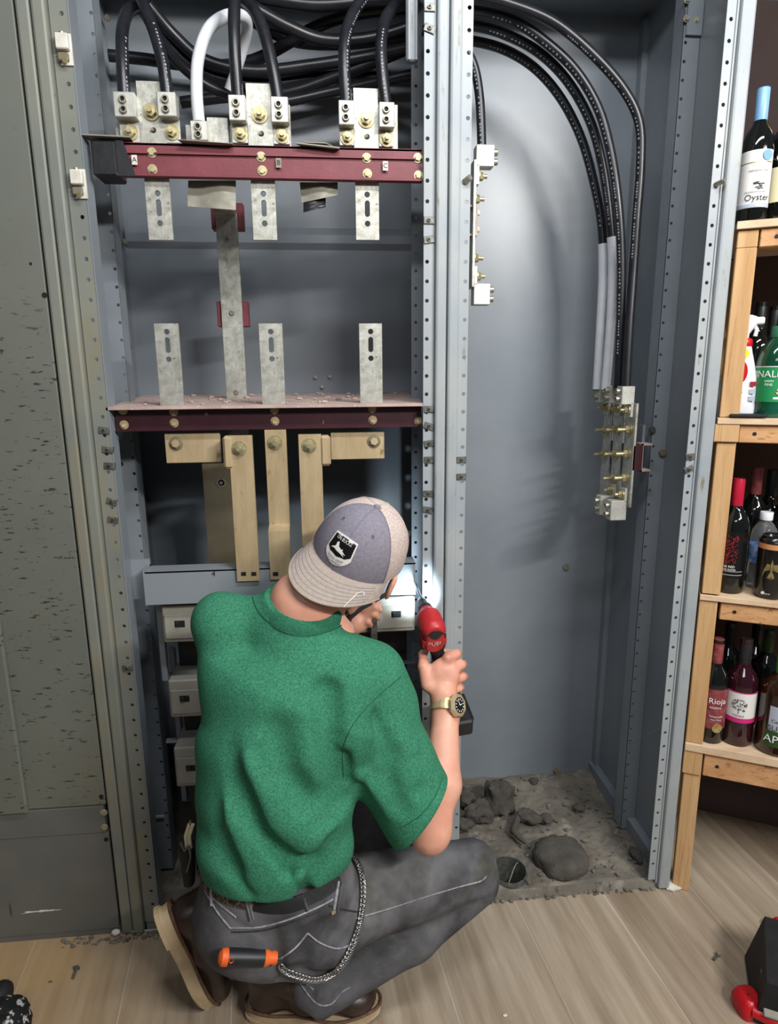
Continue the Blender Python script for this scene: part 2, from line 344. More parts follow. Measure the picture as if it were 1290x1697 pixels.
# spring clips on the flanges
def clip(x, y, w=.024, tilt=0):
    c = at(x, y, -.002); mb = MB(); R = Matrix.Rotation(math.radians(tilt), 3, 'Y')
    mb.box(c, (w, .003, .016), R, ch=.0008); mb.box(c+R @ Vector((0, .006, .0)), (w*.9, .002, .016), R); mb.box(c+R @ Vector((w/2, .003, 0)), (.002, .008, .016), R)
    mb.cyl(c+Vector((0, -.0015, 0)), c+Vector((0, -.005, 0)), .0052, .004, seg=12); mb.cyl(c+Vector((0, -.005, 0)), c+Vector((0, -.0056, 0)), .0026, seg=10, mi=1)
    mb.build('clip_nut', ['clip', 'hole'], cab)
for x, y, t in [(712, 12, 0), (712, 47, 18), (711, 365, 0), (711, 397, -8), (711, 678, 0), (711, 706, 18), (711, 735, -8), (711, 762, 0), (710, 818, 0), (709, 845, 12), (765, 762, 0), (765, 790, 0),
                (172, 713, 8), (178, 745, 8), (181, 772, 6), (185, 831, 20), (187, 861, 10), (211, 1107, 0), (1144, 757, -6), (1142, 778, -24)]: clip(x, y, tilt=t)
def pbolt(x, y, Y, n, r, h, stud=0, m='bolt', nm='bolt'):
    mb = MB(); hexbolt(mb, at(x, y, Y), n, r, h, stud, washer=False); mb.build(nm, m, cab)
pbolt(1186, 306, 0, (.35, -.9, .12), .006, .03); pbolt(771, 301, 0, (.5, -.8, .3), .008, .022)
pbolt(1097, 750, .225, (0, -1, 0), .011, .01, m='tand'); pbolt(938, 939, .55, (0, -1, 0), .012, .01, m='bolt'); pbolt(923, 1277, .55, (0, -1, 0), .014, .022, m='tand')
pbolt(205, 401, .5, (1, -1, 0), .008, .01); pbolt(179, 31, .5, (0, -1, 0), .008, .01); pbolt(1069, 67, .54, (0, -1, 0), .007, .01)
pbolt(200, 769, .2, (0, -1, 0), .008, .006, m='hole'); pbolt(240, 745, .3, (0, -1, 0), .008, .01, m='clip')
for x, y in ((523, 625), (547, 624), (534, 641)): pbolt(x, y, .55, (0, -1, 0), .006, .012)
# white hinge blocks on the left post
for x, y in ((104, 72), (128, 296)):
    c = at(x, y, -.006); mb = MB(); mb.bx(c.x-.012, c.x+.014, c.y-.012, c.y+.006, c.z-.014, c.z+.016, ch=.002)
    mb.bx(c.x-.008, c.x+.017, c.y+.002, c.y+.008, c.z-.04, c.z+.02); mb.cyl(c+Vector((0, 0, .016)), c+Vector((0, 0, .021)), .006, mi=1); 
    mb.box(c+Vector((-.001, .0, -.026)), (.022, .012, .016), mi=2, ch=.002); mb.cyl(c+Vector((.004, -.006, -.034)), c+Vector((.004, -.012, -.036)), .005, mi=1)
    mb.build('hinge_block', ['whiteblock', 'brass', 'tand'], cab)
# rib / stiffener ledges on the back panel of the left bay
for y in (397,):
    q = at(450, y, .55); MB().prism([(XL+.005, .55, q.z+.035), (XL+.005, .535, q.z+.012), (XL+.005, .535, q.z-.012), (XL+.005, .55, q.z-.03)], (.285-XL, 0, 0)).build('back_rib', 'steel', cab)
# steel conduit / strut at the top
a = at(683, 104, .06); mb = MB(); mb.bx(a.x-.014, a.x+.013, .05, .07, a.z, ZT, ch=.003); mb.bx(a.x-.010, a.x-.006, .044, .052, a.z, ZT); mb.bx(a.x+.006, a.x+.010, .044, .052, a.z, ZT); mb.build('strut', 'post', cab)
# diagonal brace on the left side wall
mb = MB(); mb.prism([(XL+.004, .22, 1.98), (XL+.004, .24, 2.0), (XL+.004, .52, 1.66), (XL+.004, .50, 1.64)], (.004, 0, 0)); mb.build('brace', 'steel', cab)
# grey crossbar
z0, z1 = at(240, 1003, 0).z, at(240, 949, 0).z
mb = MB(); mb.bx(-.476, .214, .0, .003, z0, z1); mb.bx(-.476, .214, .0, .06, z1-.003, z1); mb.bx(-.48, -.476, -.002, .06, z0, z1+.006); mb.bx(-.53, -.476, .05, .06, z0, z1+.02)
xb = mb.build('crossbar', 'steel', cab)
mb = MB(); put_text(mb, '4', .02, at(354, 951, -.001), (1, 0, -.1), (.1, 0, 1)); mb.build('handwritten_mark', 'hole', cab)
# floor sill and base
MB().bx(-.63, .34, .004, .03, 0, .03).build('base_sill', 'postL', cab)
MB().bx(XR-.028, XR, .03, YB, .0, .07).build('base_angle', 'steel', cab)
MB().bx(-.605, .288, .03, .54, .0, .018).build('bay_floor', 'concrete', cab)

# neighbouring cabinet on the left
nb = thing('closed_switchboard_cabinet', (-1.0, .3, 0), 'closed grimy grey-green steel cabinet front with speckled dirt, left of the open bays', 'electrical cabinet')
xr = -.634
zr1, zr0 = atz(0, 0, 1).z, 0
zA = at(100, 1340, -.004).z; zB = at(100, 1385, -.004).z
MB().bx(-1.5, xr, -.004, .5, zA+.003, ZT, ch=.002).build('upper_panel', 'panel', nb)
MB().bx(-1.5, xr-.006, -.006, .4, zB+.002, zA, ch=.001).build('rail', 'panel_low', nb)
MB().bx(-1.5, xr-.002, -.003, .4, .02, zB-.002, ch=.002).build('lower_panel', 'panel_low', nb)
MB().bx(-1.5, xr, .0, .4, .0, .02).build('plinth', 'panel_low', nb)
q = at(8, 1100, -.02); mb = MB(); mb.bx(-1.5, q.x, -.018, -.004, zA-.0, at(5, 1030, -.02).z, ch=.004); mb.build('door_panel', 'panel', nb)
for x, y in ((172, 1346), (173, 1370)): mb = MB(); hexbolt(mb, at(x, y, -.006), (0, -1, 0), .007, .005); mb.build('screw', 'bolt', nb)
for x, y in ((168, 1320), (176, 1391), (74, 489), (51, 437), (95, 410)): mb = MB(); p = at(x, y, -.0045); mb.cyl(p, p+Vector((0, -.0008, 0)), .006 if y != 437 else .003, seg=14); mb.build('bolt_hole', 'hole', nb)
mb = MB(); p = at(70, 1510, -.0035); mb.blob(p, (.045, .001, .0028), 5, .6, 60, 30); mb.blob(at(192, 1545, -.01), (.012, .008, .008), 3); mb.build('plaster_smear', 'whiteblock', nb)

# ================================================================== BUSBARS (left bay)
zt = at(430, 241, .02).z; zb = at(430, 297, .02).z
X0, X1 = -.506, .232
sup = thing('busbar_support', (-.14, .03, zb), 'bright maroon channel across the left bay, taped black at its left end', 'busbar support')
mb = MB(); mb.bx(X0, X1, .02, .03, zb, zt); mb.bx(X0, X1, .02, .075, zt-.006, zt, ch=.001); mb.bx(X0, X1, .012, .02, zb, zb+.006, ch=.001); mb.bx(X0, X1, .014, .02, (zb+zt)/2+.012, (zb+zt)/2+.015)
mb.build('channel', 'red', sup)
for x, y in ((252, 253), (253, 281), (433, 260), (435, 283), (608, 262), (609, 288), (693, 262), (694, 291)): mb = MB(); hexbolt(mb, at(x, y, .02), (0, -1, 0), .0075, .006, washer=True); mb.build('bolt', 'brass', sup)
for x, y, s, c in ((223, 265, 'A', 'whiteblock'), (462, 270, 'B', 'tape'), (639, 275, 'C', 'whiteblock')):
    p = at(x, y, .0135); mb = MB(); mb.bx(p.x-.006, p.x+.006, .0128, .0138, p.z-.01, p.z+.01); t = mb.build('phase_sticker', c, sup)
    mb = MB(); put_text(mb, s, .015, (p.x, .0122, p.z), (1, 0, 0), (0, 0, 1)); mb.build('letter', 'hole', t)
mb = MB(); mb.bx(X0-.004, X0+.05, .0105, .08, zb-.0015, zt+.0015, ch=.004); mb.prism([(X0+.05, .0108, zt+.001), (X0+.05, .0108, zb-.001), (X0+.088, .0108, zb-.001), (X0+.066, .0108, zt+.001)], (0, .004, 0)); mb.build('tape_wrap', 'btape', sup)
mb = MB(); mb.prism([(X0-.02, .0, zt+.006), (X0+.085, .004, zt+.005), (X0+.08, .07, zt+.007), (X0-.01, .07, zt+.008)], (0, 0, .003)); mb.build('tape_flap', 'tape', sup)
def slotted_bar(mb, xc, w, Y, z0, z1, top, t=.0065):
    """bar with a round hole, a long slot and a round hole punched through"""
    holes = [(top-.017, top-.007, .0062, 0), (0, 0, 0, 0)]
    # build by stacked cells; each cell holds one opening described by an outline
    cells = [(top-.026, top-.004, top-.015, 0), (top-.066, top-.026, top-.046, .012), (top-.092, top-.066, top-.079, 0)]
    hw = w/2; segs = []; cur = z1
    for a, b, zc, sl in cells:
        if cur-b > 1e-4: segs.append((b, cur))
        cur = a; n = 16; r = .0066 if not sl else .0062
        inn = []
        for i in range(n):
            t_ = 2*math.pi*(i+.5)/n; inn.append((xc+r*math.cos(t_), zc+r*math.sin(t_)+(sl if math.sin(t_) > 0 else -sl)))
        out = []
        for i in range(n):
            t_ = 2*math.pi*(i+.5)/n; cx, sy = math.cos(t_), math.sin(t_); k = min(hw/abs(cx), ((b-a)/2)/abs(sy)); out.append((xc+cx*k, (a+b)/2+sy*k))
        # snap corners
        for q in ((hw, 1), (-hw, 1), (-hw, -1), (hw, -1)):
            cz = b if q[1] > 0 else a; j = min(range(n), key=lambda i: (out[i][0]-xc-q[0])**2+(out[i][1]-cz)**2); out[j] = (xc+q[0], cz)
        for yy in (Y, Y+t): mb.add([(p[0], yy, p[1]) for p in out+inn], [(i, (i+1) % n, n+(i+1) % n, n+i) for i in range(n)])
        mb.add([(p[0], Y, p[1]) for p in inn]+[(p[0], Y+t, p[1]) for p in inn], [(i, (i+1) % n, n+(i+1) % n, n+i) for i in range(n)])
        mb.add([(p[0], Y, p[1]) for p in out]+[(p[0], Y+t, p[1]) for p in out], [(i, (i+1) % n, n+(i+1) % n, n+i) for i in range(n)])
    if cur-z0 > 1e-4: segs.append((z0, cur))
    for a, b in segs: mb.bx(xc-hw, xc+hw, Y, Y+t, a, b)
def lug(name, x0, x1, y0, y1, yb, Y, label, group, tongue=True):
    """set-screw lug on the front of a busbar: block px box x0..x1,y0..y1, tongue down to yb"""
    a = at(x0, y1, Y-.034); b = at(x1, y0, Y-.034); t = thing(name, ((a.x+b.x)/2, Y, at(x0, yb, Y).z), label, 'cable lug', group)
    mb = MB(); mb.bx(a.x, b.x, Y-.034, Y-.0005, a.z, b.z, ch=.0015)
    zb_ = at(x0, yb, Y-.006).z
    if tongue: mb.bx(a.x+.001, b.x-.0, Y-.008, Y-.0005, zb_, a.z+.01, ch=.001)
    mb.build('lug_body', 'lug', t)
    for k in (.32, .72):
        c = Vector((a.x+(b.x-a.x)*.45, Y-.034, b.z+(a.z-b.z)*k)); mb = MB(); mb.lathe([(.0085, 0), (.0085, .004), (.0072, .006), (.0052, .006), (.0048, .001), (0, .001)], c, 18, axis=(0, -1, 0)); sc = mb.build('set_screw', 'bolt', t)
        MB().cyl(c+Vector((0, -.0012, 0)), c+Vector((0, -.002, 0)), .0047, seg=6).build('socket', 'hole', sc)
    if tongue:
        mb = MB(); hexbolt(mb, ((a.x+b.x)/2+.002, Y-.008, (zb_+a.z)/2-.001), (0, -1, 0), .0115, .011, .006); mb.build('bolt', 'brass', t)
    return t
YBAR = .03
phases = [('leftmost', 242, 133, 19.5, [(190, 222, 152, 193, 236, 'left'), (262, 290, 152, 192, 237, 'right')], 243, 185, 220),
          ('middle', 430, 137, 19.5, [(380, 406, 157, 199, 237, 'left'), (450, 477, 160, 202, 239, 'right')], 430, 190, 226),
          ('rightmost', 606, 145, 19.5, [(562, 587, 166, 206, 241, 'left'), (629, 654, 169, 210, 243, 'right')], 608, 198, 231)]
stub_c = [267, 440, 610]
for i, (nm, xt, yt, hw, lugs, bx_, by1, by2) in enumerate(phases):
    c = at(stub_c[i], 397, YBAR); top = at(xt, yt, YBAR); w = .058
    t = thing('slotted_busbar', (c.x, YBAR, c.z), f'{nm} of the three silver busbars hanging through the bright maroon channel', 'busbar')
    zs = c.z
    mb = MB(); mb2 = MB()
    # bottom stub has round, slot, round seen from the bottom up
    tmp = MB(); slotted_bar(tmp, 0, w-.003, YBAR+.003, 0, .15, .115); 
    hh = at(stub_c[i], 298, YBAR).z-zs
    mb.add([(v.x+c.x, v.y, zs+(v.z)*1.0) for v in tmp.v], tmp.f)
    mb.bx(c.x-w/2+.0015, c.x+w/2-.0015, YBAR+.003, YBAR+.0095, zs+.15, zt)
    mb.bx(c.x-w/2, c.x+w/2, YBAR+.002, YBAR+.012, zt, top.z, ch=.001); bar = mb.build('bar', 'alu', t)
    for (bx2, by, rr) in ((bx_, by1, .0125),):
        mb = MB(); hexbolt(mb, Vector((c.x, YBAR+.002, at(bx2, by, YBAR).z)), (0, -1, 0), rr, .012, .007); mb.build('bolt', 'brass', t)
    p = Vector((c.x+.002, YBAR+.002, at(bx_, by2-5, YBAR).z)); mb = MB(); mb.cyl(p, p+Vector((0, -.0008, 0)), .0058, mi=0); mb.cyl(p+Vector((-.002, -.0008, 0)), p+Vector((-.003, -.003, .001)), .004, mi=1); mb.build('tapped_hole', ['hole', 'brass'], t)
    # back plate carrying the lugs
    xa = at(lugs[0][0]+3, 236, YBAR+.01).x; xb_ = at(lugs[1][1]+6, 236, YBAR+.01).x
    zp = at(xt, 168, YBAR).z
    mb = MB(); mb.bx(xa, xb_, YBAR+.0125, YBAR+.02, zt+.0005, zp, ch=.001); mb.build('cross_plate', 'alu', t)
    for (x0, x1, y0, y1, yb, sd) in lugs:
        lug('cable_lug', x0, x1, y0, y1, yb, YBAR+.0115, f'{sd} cable lug bolted beside the {nm} upper busbar', 'cable lugs on the upper busbars')
# neutral lug and block
ln = lug('cable_lug', 317, 343, 200, 232, 236, YBAR+.02, 'small silver lug gripping the white cable', 'cable lugs on the upper busbars', tongue=False)
a = at(345, 236, .045); b = at(378, 196, .045); mb = MB(); mb.bx(a.x, b.x, .04, .055, zt+.002, b.z, ch=.0015); mb.bx(a.x-.05, b.x, .056, .062, zt+.002, b.z-.012); mb.build('neutral_block', 'alu', None, 'square silver block beside the white cable lug on the channel', 'busbar')
mb = MB(); mb.prism([(a.x-.06, .0, zt+.001), (b.x+.012, .0, zt-.004), (b.x+.014, .07, zt+.002), (a.x-.04, .07, zt+.001)], (0, 0, .0012)); mb.build('duct_tape', 'tape', None, 'grey tape lying under the white cable lug on the channel', 'tape')
mb = MB(); p = at(490, 240, .02); mb.prism([(p.x, .005, zt+.001), (p.x+.1, .002, zt-.008), (p.x+.1, .05, zt+.002), (p.x+.03, .06, zt+.004)], (0, 0, .003)); mb.prism([(p.x+.02, .004, zt+.003), (p.x+.07, .0, zt+.001), (p.x+.085, .03, zt+.004), (p.x+.04, .04, zt+.006)], (0, 0, .002)); mb.build('duct_tape', 'tape', None, 'crumpled grey tape on the channel between middle and right busbars', 'tape')
# hanging tape flaps under the channel
def flap(pts, Y, m, lab, seed):
    n = 14; mb = MB(); (xa, ya), (xb2, yb2), (xc, yc), (xd, yd) = pts; vs = []
    for j in range(n+1):
        for i in range(n+1):
            u, v = i/n, j/n; x = (xa*(1-u)+xb2*u)*(1-v)+(xd*(1-u)+xc*u)*v; y = (ya*(1-u)+yb2*u)*(1-v)+(yd*(1-u)+yc*u)*v
            q = at(x, y, Y-.012*v+.006*math.sin(u*5+seed)+.002*mnoise.noise(Vector((u*6, v*6, seed)))); vs.append(q)
    k = len(vs); vs2 = vs+[p+Vector((0, .0012, 0)) for p in vs]; fs = []
    for j in range(n):
        for i in range(n):
            q = (j*(n+1)+i, j*(n+1)+i+1, (j+1)*(n+1)+i+1, (j+1)*(n+1)+i); fs.append(q); fs.append(tuple(k+w for w in q[::-1]))
    rim = [i for i in range(n+1)]+[(j)*(n+1)+n for j in range(1, n+1)]+[n*(n+1)+i for i in range(n-1, -1, -1)]+[j*(n+1) for j in range(n-1, 0, -1)]
    for i in range(len(rim)): a_, b_ = rim[i], rim[(i+1) % len(rim)]; fs.append((a_, b_, b_+k, a_+k))
    mb.add(vs2, fs, True); return mb.build('tape_strip', m, None, lab, 'tape')
flap([(312, 299), (391, 299), (391, 348), (311, 342)], .05, 'tape', 'grey tape flap hanging under the channel, left of the middle busbar', 1)
flap([(497, 302), (560, 302), (560, 323), (500, 336)], .05, 'tape', 'grey tape flap hanging under the channel between middle and right busbars', 2)
flap([(503, 334), (540, 326), (540, 343), (503, 352)], .045, 'btape', 'short black tape end hanging below the grey tape flap', 3)
# neutral riser bar
YN = .3
t = thing('neutral_busbar', at(392, 652, YN), 'long mottled silver bar rising behind the shelf in the left bay', 'busbar')
mb = MB(); a = at(375, 352, YN); b = at(392, 650, YN); mb.bx(b.x-.029, b.x+.029, YN, YN+.007, at(390, 940, YN).z, a.z, ch=.001); mb.bx(b.x-.026, b.x+.026, YN-.05, YN, a.z-.006, a.z); mb.build('bar', 'alu', t)
for y in (357, 520):
    p = at(384, y, YN); mb = MB(); mb.bx(b.x-.042, b.x+.045, YN+.008, YN+.04, p.z-.034, p.z+.034, ch=.002); mb.build('insulator_block', 'red', t)
for x, y in ((377, 397), (386, 519), (392, 650)): mb = MB(); p = at(x, y, YN); mb.lathe([(.007, 0), (.007, .003), (.005, .005), (.003, .005), (.003, .002), (0, .002)], (b.x, p.y, p.z), 14, axis=(0, -1, 0)); mb.build('screw', 'bolt', t)
# barrier board and dark maroon channel
zs = at(440, 673.5, .0).z
mb = MB(); n = 30; mb.prism([(-.53, .0, zs-.005), (.234, .0, zs-.005), (.234, .0, zs+.002), (-.53, .0, zs+.002)], (0, .001, 0))
mb.add([(-.525, -.002, zs-.004), (.232, -.002, zs-.004), (.285, .545, zs+.009), (-.59, .545, zs+.009), (-.525, -.002, zs+.003), (.232, -.002, zs+.003), (.285, .545, zs+.016), (-.59, .545, zs+.016)], [(0, 1, 2, 3), (4, 7, 6, 5), (0, 4, 5, 1), (1, 5, 6, 2), (2, 6, 7, 3), (3, 7, 4, 0)])
brd = mb.build('barrier_board', 'pink', None, 'dusty pink board lying over the dark maroon channel', 'board')
mb = MB()
for k in range(70):
    x = random.uniform(-.5, .22); y = random.uniform(.03, .5); z = zs+.004+.013*y/.545; r = random.uniform(.002, .006); mb.blob((x, y, z+r*.4), (r*1.6, r*1.2, r*.7), k, .5, 60, 6)
mb.build('plaster_crumbs', 'pink', None, 'loose plaster crumbs scattered on the pink board', 'debris', kind='stuff')
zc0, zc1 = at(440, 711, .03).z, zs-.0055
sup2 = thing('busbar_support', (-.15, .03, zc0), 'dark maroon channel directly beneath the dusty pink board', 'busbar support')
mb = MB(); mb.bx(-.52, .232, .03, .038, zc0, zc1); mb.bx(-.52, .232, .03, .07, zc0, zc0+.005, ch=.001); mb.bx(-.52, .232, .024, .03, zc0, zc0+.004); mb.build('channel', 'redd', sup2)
for x, y in ((204, 680), (206, 704), (288, 682), (289, 701), (455, 679), (456, 698), (617, 677), (618, 696), (694, 698)): mb = MB(); hexbolt(mb, at(x, y, .03), (0, -1, 0), .0075, .006); mb.build('bolt', 'tan', sup2)
for x in (342, 536): mb = MB(); put_text(mb, 'A' if x == 342 else '/', .012, at(x, 686 if x == 342 else 700, .0292), (1, 0, 0), (0, 0, 1)); mb.build('chalk_mark', 'pink', sup2)
YS = .028
for i, (x, yb_, nm) in enumerate(((285, 661, 'leftmost'), (454, 661, 'middle'), (616, 660, 'rightmost'))):
    b = at(x, yb_, YS); top = at((281, 449, 615)[i], 536, YS); t = thing('slotted_busbar', (b.x, YS, zs), f'{nm} of the three silver slotted bars standing up from the pink board', 'busbar')
    mb = MB(); tmp = MB(); H_ = top.z-zs; slotted_bar(tmp, b.x, .056, YS, zs+.004, top.z, top.z-.004); mb.add(tmp.v, tmp.f); mb.build('bar', 'alu', t)
# tan lower bars
YT = .042
def tanblock(x0, x1, y0, y1, bxp, lab):
    a = at(x0, y1, YT); b = at(x1, y0, YT); t = thing('tarnished_busbar_block', ((a.x+b.x)/2, YT, a.z), lab, 'busbar'); mb = MB(); mb.bx(a.x, b.x, YT, YT+.012, a.z, min(b.z, zc0-.001), ch=.0015); mb.build('bar', 'tan', t)
    mb = MB(); p = at(*bxp, YT); mb.lathe([(.017, 0), (.017, .002), (.013, .003)], p, 20, axis=(0, -1, 0)); mb.build('washer', 'tand', t); mb = MB(); hexbolt(mb, p+Vector((0, -.003, 0)), (0, -1, 0), .0105, .008, 0, washer=False); mb.build('bolt', 'tan', t)
tanblock(276, 364, 717, 768, (292, 735), 'horizontal tan busbar block at the left under the dark channel')
tanblock(549, 637, 716, 762, (620, 731), 'horizontal tan busbar block at the right under the dark channel')
def tanbar(pts, w, th, lab, bxp, slots=None, m='tan', curl=None):
    P = [at(x, y, Y) for x, y, Y in pts]; t = thing('tarnished_busbar', P[-1], lab, 'busbar'); mb = MB()
    xc = P[-1].x
    for i in range(len(P)-1):
        a, b = P[i], P[i+1]
        mb.add([(xc-w/2, a.y, a.z), (xc+w/2, a.y, a.z), (xc+w/2, b.y, b.z), (xc-w/2, b.y, b.z), (xc-w/2, a.y+th, a.z), (xc+w/2, a.y+th, a.z), (xc+w/2, b.y+th, b.z), (xc-w/2, b.y+th, b.z)],
               [(0, 3, 2, 1), (4, 5, 6, 7), (0, 4, 7, 3), (1, 2, 6, 5), (0, 1, 5, 4), (3, 7, 6, 2)])
    mb.build('bar', m, t)
    if bxp: mb = MB(); p = at(*bxp[:2], P[0].y); p.x = xc+bxp[2]; hexbolt(mb, p, (0, -1, 0), .0125, .010, .003); mb.build('bolt', 'brass', t)
    if curl:
        a = at(curl[0], curl[2], P[0].y); b = at(curl[1], curl[3], P[0].y); mb = MB(); mb.bx(min(a.x, b.x), max(a.x, b.x), P[0].y-.004, P[0].y+.03, b.z, a.z, ch=.006); mb.build('bent_tab', m, t)
    for (sx_, sy_, sw) in (slots or []):
        p = at(sx_, sy_, P[-1].y-.0006); mb = MB(); mb.tube([p+Vector((-sw/2, 0, 0)), p+Vector((sw/2, 0, 0))], .0052, 10, flat=.2, upv=(0, 1, 0)); mb.build('slot', 'hole', t)
    return t
tanbar([(397, 722, -.01), (412, 963, -.01)], .056, .014, 'long straight tan bar, leftmost of the lower three', (399, 743, -.004), [(404, 951, .012), (421, 951, .012)], curl=(368, 388, 723, 777))
tanbar([(460, 712, .025), (465, 868, .03), (465, 880, -.002), (466, 960, -.004)], .053, .012, 'tan bar with a step near its foot, middle of the lower three', (460, 733, -.002), [(457, 951, .013)])
tanbar([(516, 720, -.01), (520, 905, -.01)], .056, .014, 'tan bar with upper bolt, half hidden behind the gray cap', (516, 738, -.002), curl=(530, 549, 722, 772))
tanbar([(366, 768, .2), (372, 940, .2)], .085, .01, 'dark wide tarnished bar set back behind the leftmost lower bar', None, m='tand')
mb = MB(); p = at(367, 800, .2); mb.lathe([(.014, 0), (.014, .003), (.009, .003), (.008, .0)], p, 18, axis=(0, -1, 0)); hexbolt(mb, p, (0, -1, 0), .005, .005, washer=False); mb.build('plug_bolt', 'bolt', None, 'round bolt on the dark wide tarnished bar', 'bolt')

# breakers
def breaker(x0, x1, y0, y1, Y, tog, lab, dark=False):
    a = at(x0, y1, Y); b = at(x1, y0, Y); t = thing('circuit_breaker', ((a.x+b.x)/2, Y+.05, a.z), lab, 'circuit breaker', 'circuit breakers in the lower left bay')
    mb = MB(); mb.bx(a.x, b.x, Y, Y+.12, a.z, b.z, ch=.004); mb.bx(a.x+.006, b.x-.006, Y-.004, Y, a.z+.012, a.z+(b.z-a.z)*.75, ch=.002); mb.build('case', 'grey_pl', t)
    for (tx, ty) in tog:
        p = at(tx, ty, Y-.0045); mb = MB(); mb.box(p, (.026, .002, .018), ch=.0005); s_ = mb.build('toggle_window', 'hole', t); mb = MB(); mb.box(p+Vector((-.005, -.002, 0)), (.01, .006, .012), ch=.001); mb.build('toggle', 'black', s_)
breaker(272, 330, 1000, 1066, .03, [(298, 1034)], 'grey breaker hanging just below the crossbar, left of the green shirt')
breaker(595, 688, 988, 1050, .03, [(657, 1018)], 'grey breaker below the crossbar, between the cap and the drill')
breaker(283, 345, 1125, 1190, .07, [(306, 1158)], 'shaded grey breaker second down beside the green shirt')
breaker(293, 350, 1236, 1305, .07, [(316, 1273)], 'shaded grey breaker lowest beside the green shirt')
p = at(617, 1024, .022); t = thing('breaker_handle', p, 'round dark handle ring on the breaker right of the cap', 'handle'); mb = MB(); mb.lathe([(.026, 0), (.028, .004), (.022, .006), (.02, .004)], p, 24, axis=(0, -1, 0)); mb.build('ring', 'grey_pl', t)
mb = MB(); mb.lathe([(.014, 0), (.014, .014), (.011, .018), (0, .018)], p, 6, axis=(0, -1, 0)); mb.build('shaft', 'clip', t); mb = MB(); mb.box(at(620, 1052, .012), (.018, .008, .09), ch=.002); mb.build('lever', 'clip', t)
for x, y0, y1, Y in ((262, 1000, 1130, .08), (284, 1075, 1330, .22)):
    a = at(x, y0, Y); b = at(x, y1, Y); mb = MB(); mb.bx(a.x-.008, a.x+.008, Y, Y+.02, b.z, a.z, ch=.002); mb.build('wireway_rail', 'steel', cab)
for y0, y1 in ((1103, 1120), (1215, 1228)):
    a = at(275, y1, .12); b = at(560, y0, .12); mb = MB(); mb.bx(a.x, .23, .12, .135, a.z, b.z); mb.build('mounting_strap', 'steel', cab)
mb = MB(); p = at(263, 1353, .19); mb.box(p, (.034, .002, .009), ch=.001); mb.build('paint_tag', 'whiteblock', cab)
MB().bx(-.45, .21, .16, .19, .05, 1.0).build('breaker_chassis', 'black', cab)

# ================================================================== CABLES
def cable(px, r, lab, group, m='cable', extra=None, prints=None):
    P = spline([at(x, y, Y) for x, y, Y in px], 9); mb = MB(); mb.tube(P, r, 14); t = mb.build('power_cable', m, None, lab, 'cable', group)
    if prints:
        mb2 = MB(); i0, i1 = int(prints[0]*len(P)), int(prints[1]*len(P)); k = 0; d = 0
        for i in range(i0, i1-1):
            L_ = (P[i+1]-P[i]).length; n = max(1, int(L_/.007))
            for j in range(n):
                k += 1
                if k % 7 == 6: continue
                q = P[i].lerp(P[i+1], (j+.5)/n); T_ = (P[i+1]-P[i]).normalized(); v = (CP-q).normalized(); side = T_.cross(v).normalized()
                o_ = (v*math.cos(prints[2])+side*math.sin(prints[2])); o_ = (o_-T_*o_.dot(T_)).normalized(); c_ = q+o_*(r+.0001); s2 = T_.cross(o_)
                hl, hw = .0022, .0014+.0008*(k % 3 == 0); mb2.add([c_-T_*hl-s2*hw, c_+T_*hl-s2*hw, c_+T_*hl+s2*hw, c_-T_*hl+s2*hw, c_-T_*hl-s2*hw-o_*.0006, c_+T_*hl-s2*hw-o_*.0006, c_+T_*hl+s2*hw-o_*.0006, c_-T_*hl+s2*hw-o_*.0006], [(0, 1, 2, 3), (4, 7, 6, 5), (0, 4, 5, 1), (1, 5, 6, 2), (2, 6, 7, 3), (3, 7, 4, 0)])
        o = mb2.build('printed_lettering', 'print', t)
    if extra:
        i0, i1 = int(extra[0]*len(P)), len(P); mb3 = MB(); mb3.tube(P[i0:i1], r+.0012, 14); mb3.build('white_tape_wrap', 'cablew', t)
    return t
GR = 'black cables sweeping down the right bay'
cable([(700, -12, .2), (783, -8, .2), (850, 8, .2), (920, 38, .2), (985, 92, .2), (1035, 150, .2), (1060, 205, .2), (1062, 275, .2), (1056, 360, .2), (1050, 450, .2), (1043, 550, .19), (1038, 645, .18)], .0125, 'outermost black cable of the right bay, ending at the front lug', GR, prints=(.3, .8, .45))
cable([(700, 10, .24), (783, 18, .24), (850, 34, .24), (905, 70, .24), (955, 118, .24), (992, 180, .24), (1012, 250, .23), (1024, 330, .22), (1030, 420, .22), (1029, 530, .22), (1024, 645, .22)], .0125, 'second black cable from the right, bare down to the lugs', GR, prints=(.15, .95, .4))
cable([(700, 36, .28), (783, 42, .28), (840, 58, .28), (895, 88, .28), (942, 136, .28), (978, 200, .28), (998, 270, .28), (1010, 350, .28), (1016, 430, .28), (1013, 530, .28), (1004, 645, .28)], .0125, 'inner black cable whose lower end wears the thicker white wrap', GR, extra=(.755, 1), prints=(.15, .74, .3))
cable([(700, 60, .33), (783, 68, .33), (840, 84, .33), (890, 116, .33), (932, 166, .33), (964, 230, .33), (984, 300, .33), (997, 370, .33), (1000, 450, .33), (996, 540, .33), (990, 645, .33)], .0125, 'innermost black cable whose lower end wears the thinner white wrap', GR, extra=(.74, 1), prints=(.15, .72, .3))
cable([(700, 50, .14), (750, 62, .14), (782, 100, .14), (795, 160, .14), (799, 245, .13)], .0115, 'short black cable dropping behind the centre post into the side lug', GR, prints=(.4, 1, .2))
GL = 'black cables looping above the left bay'
YC = YBAR-.006
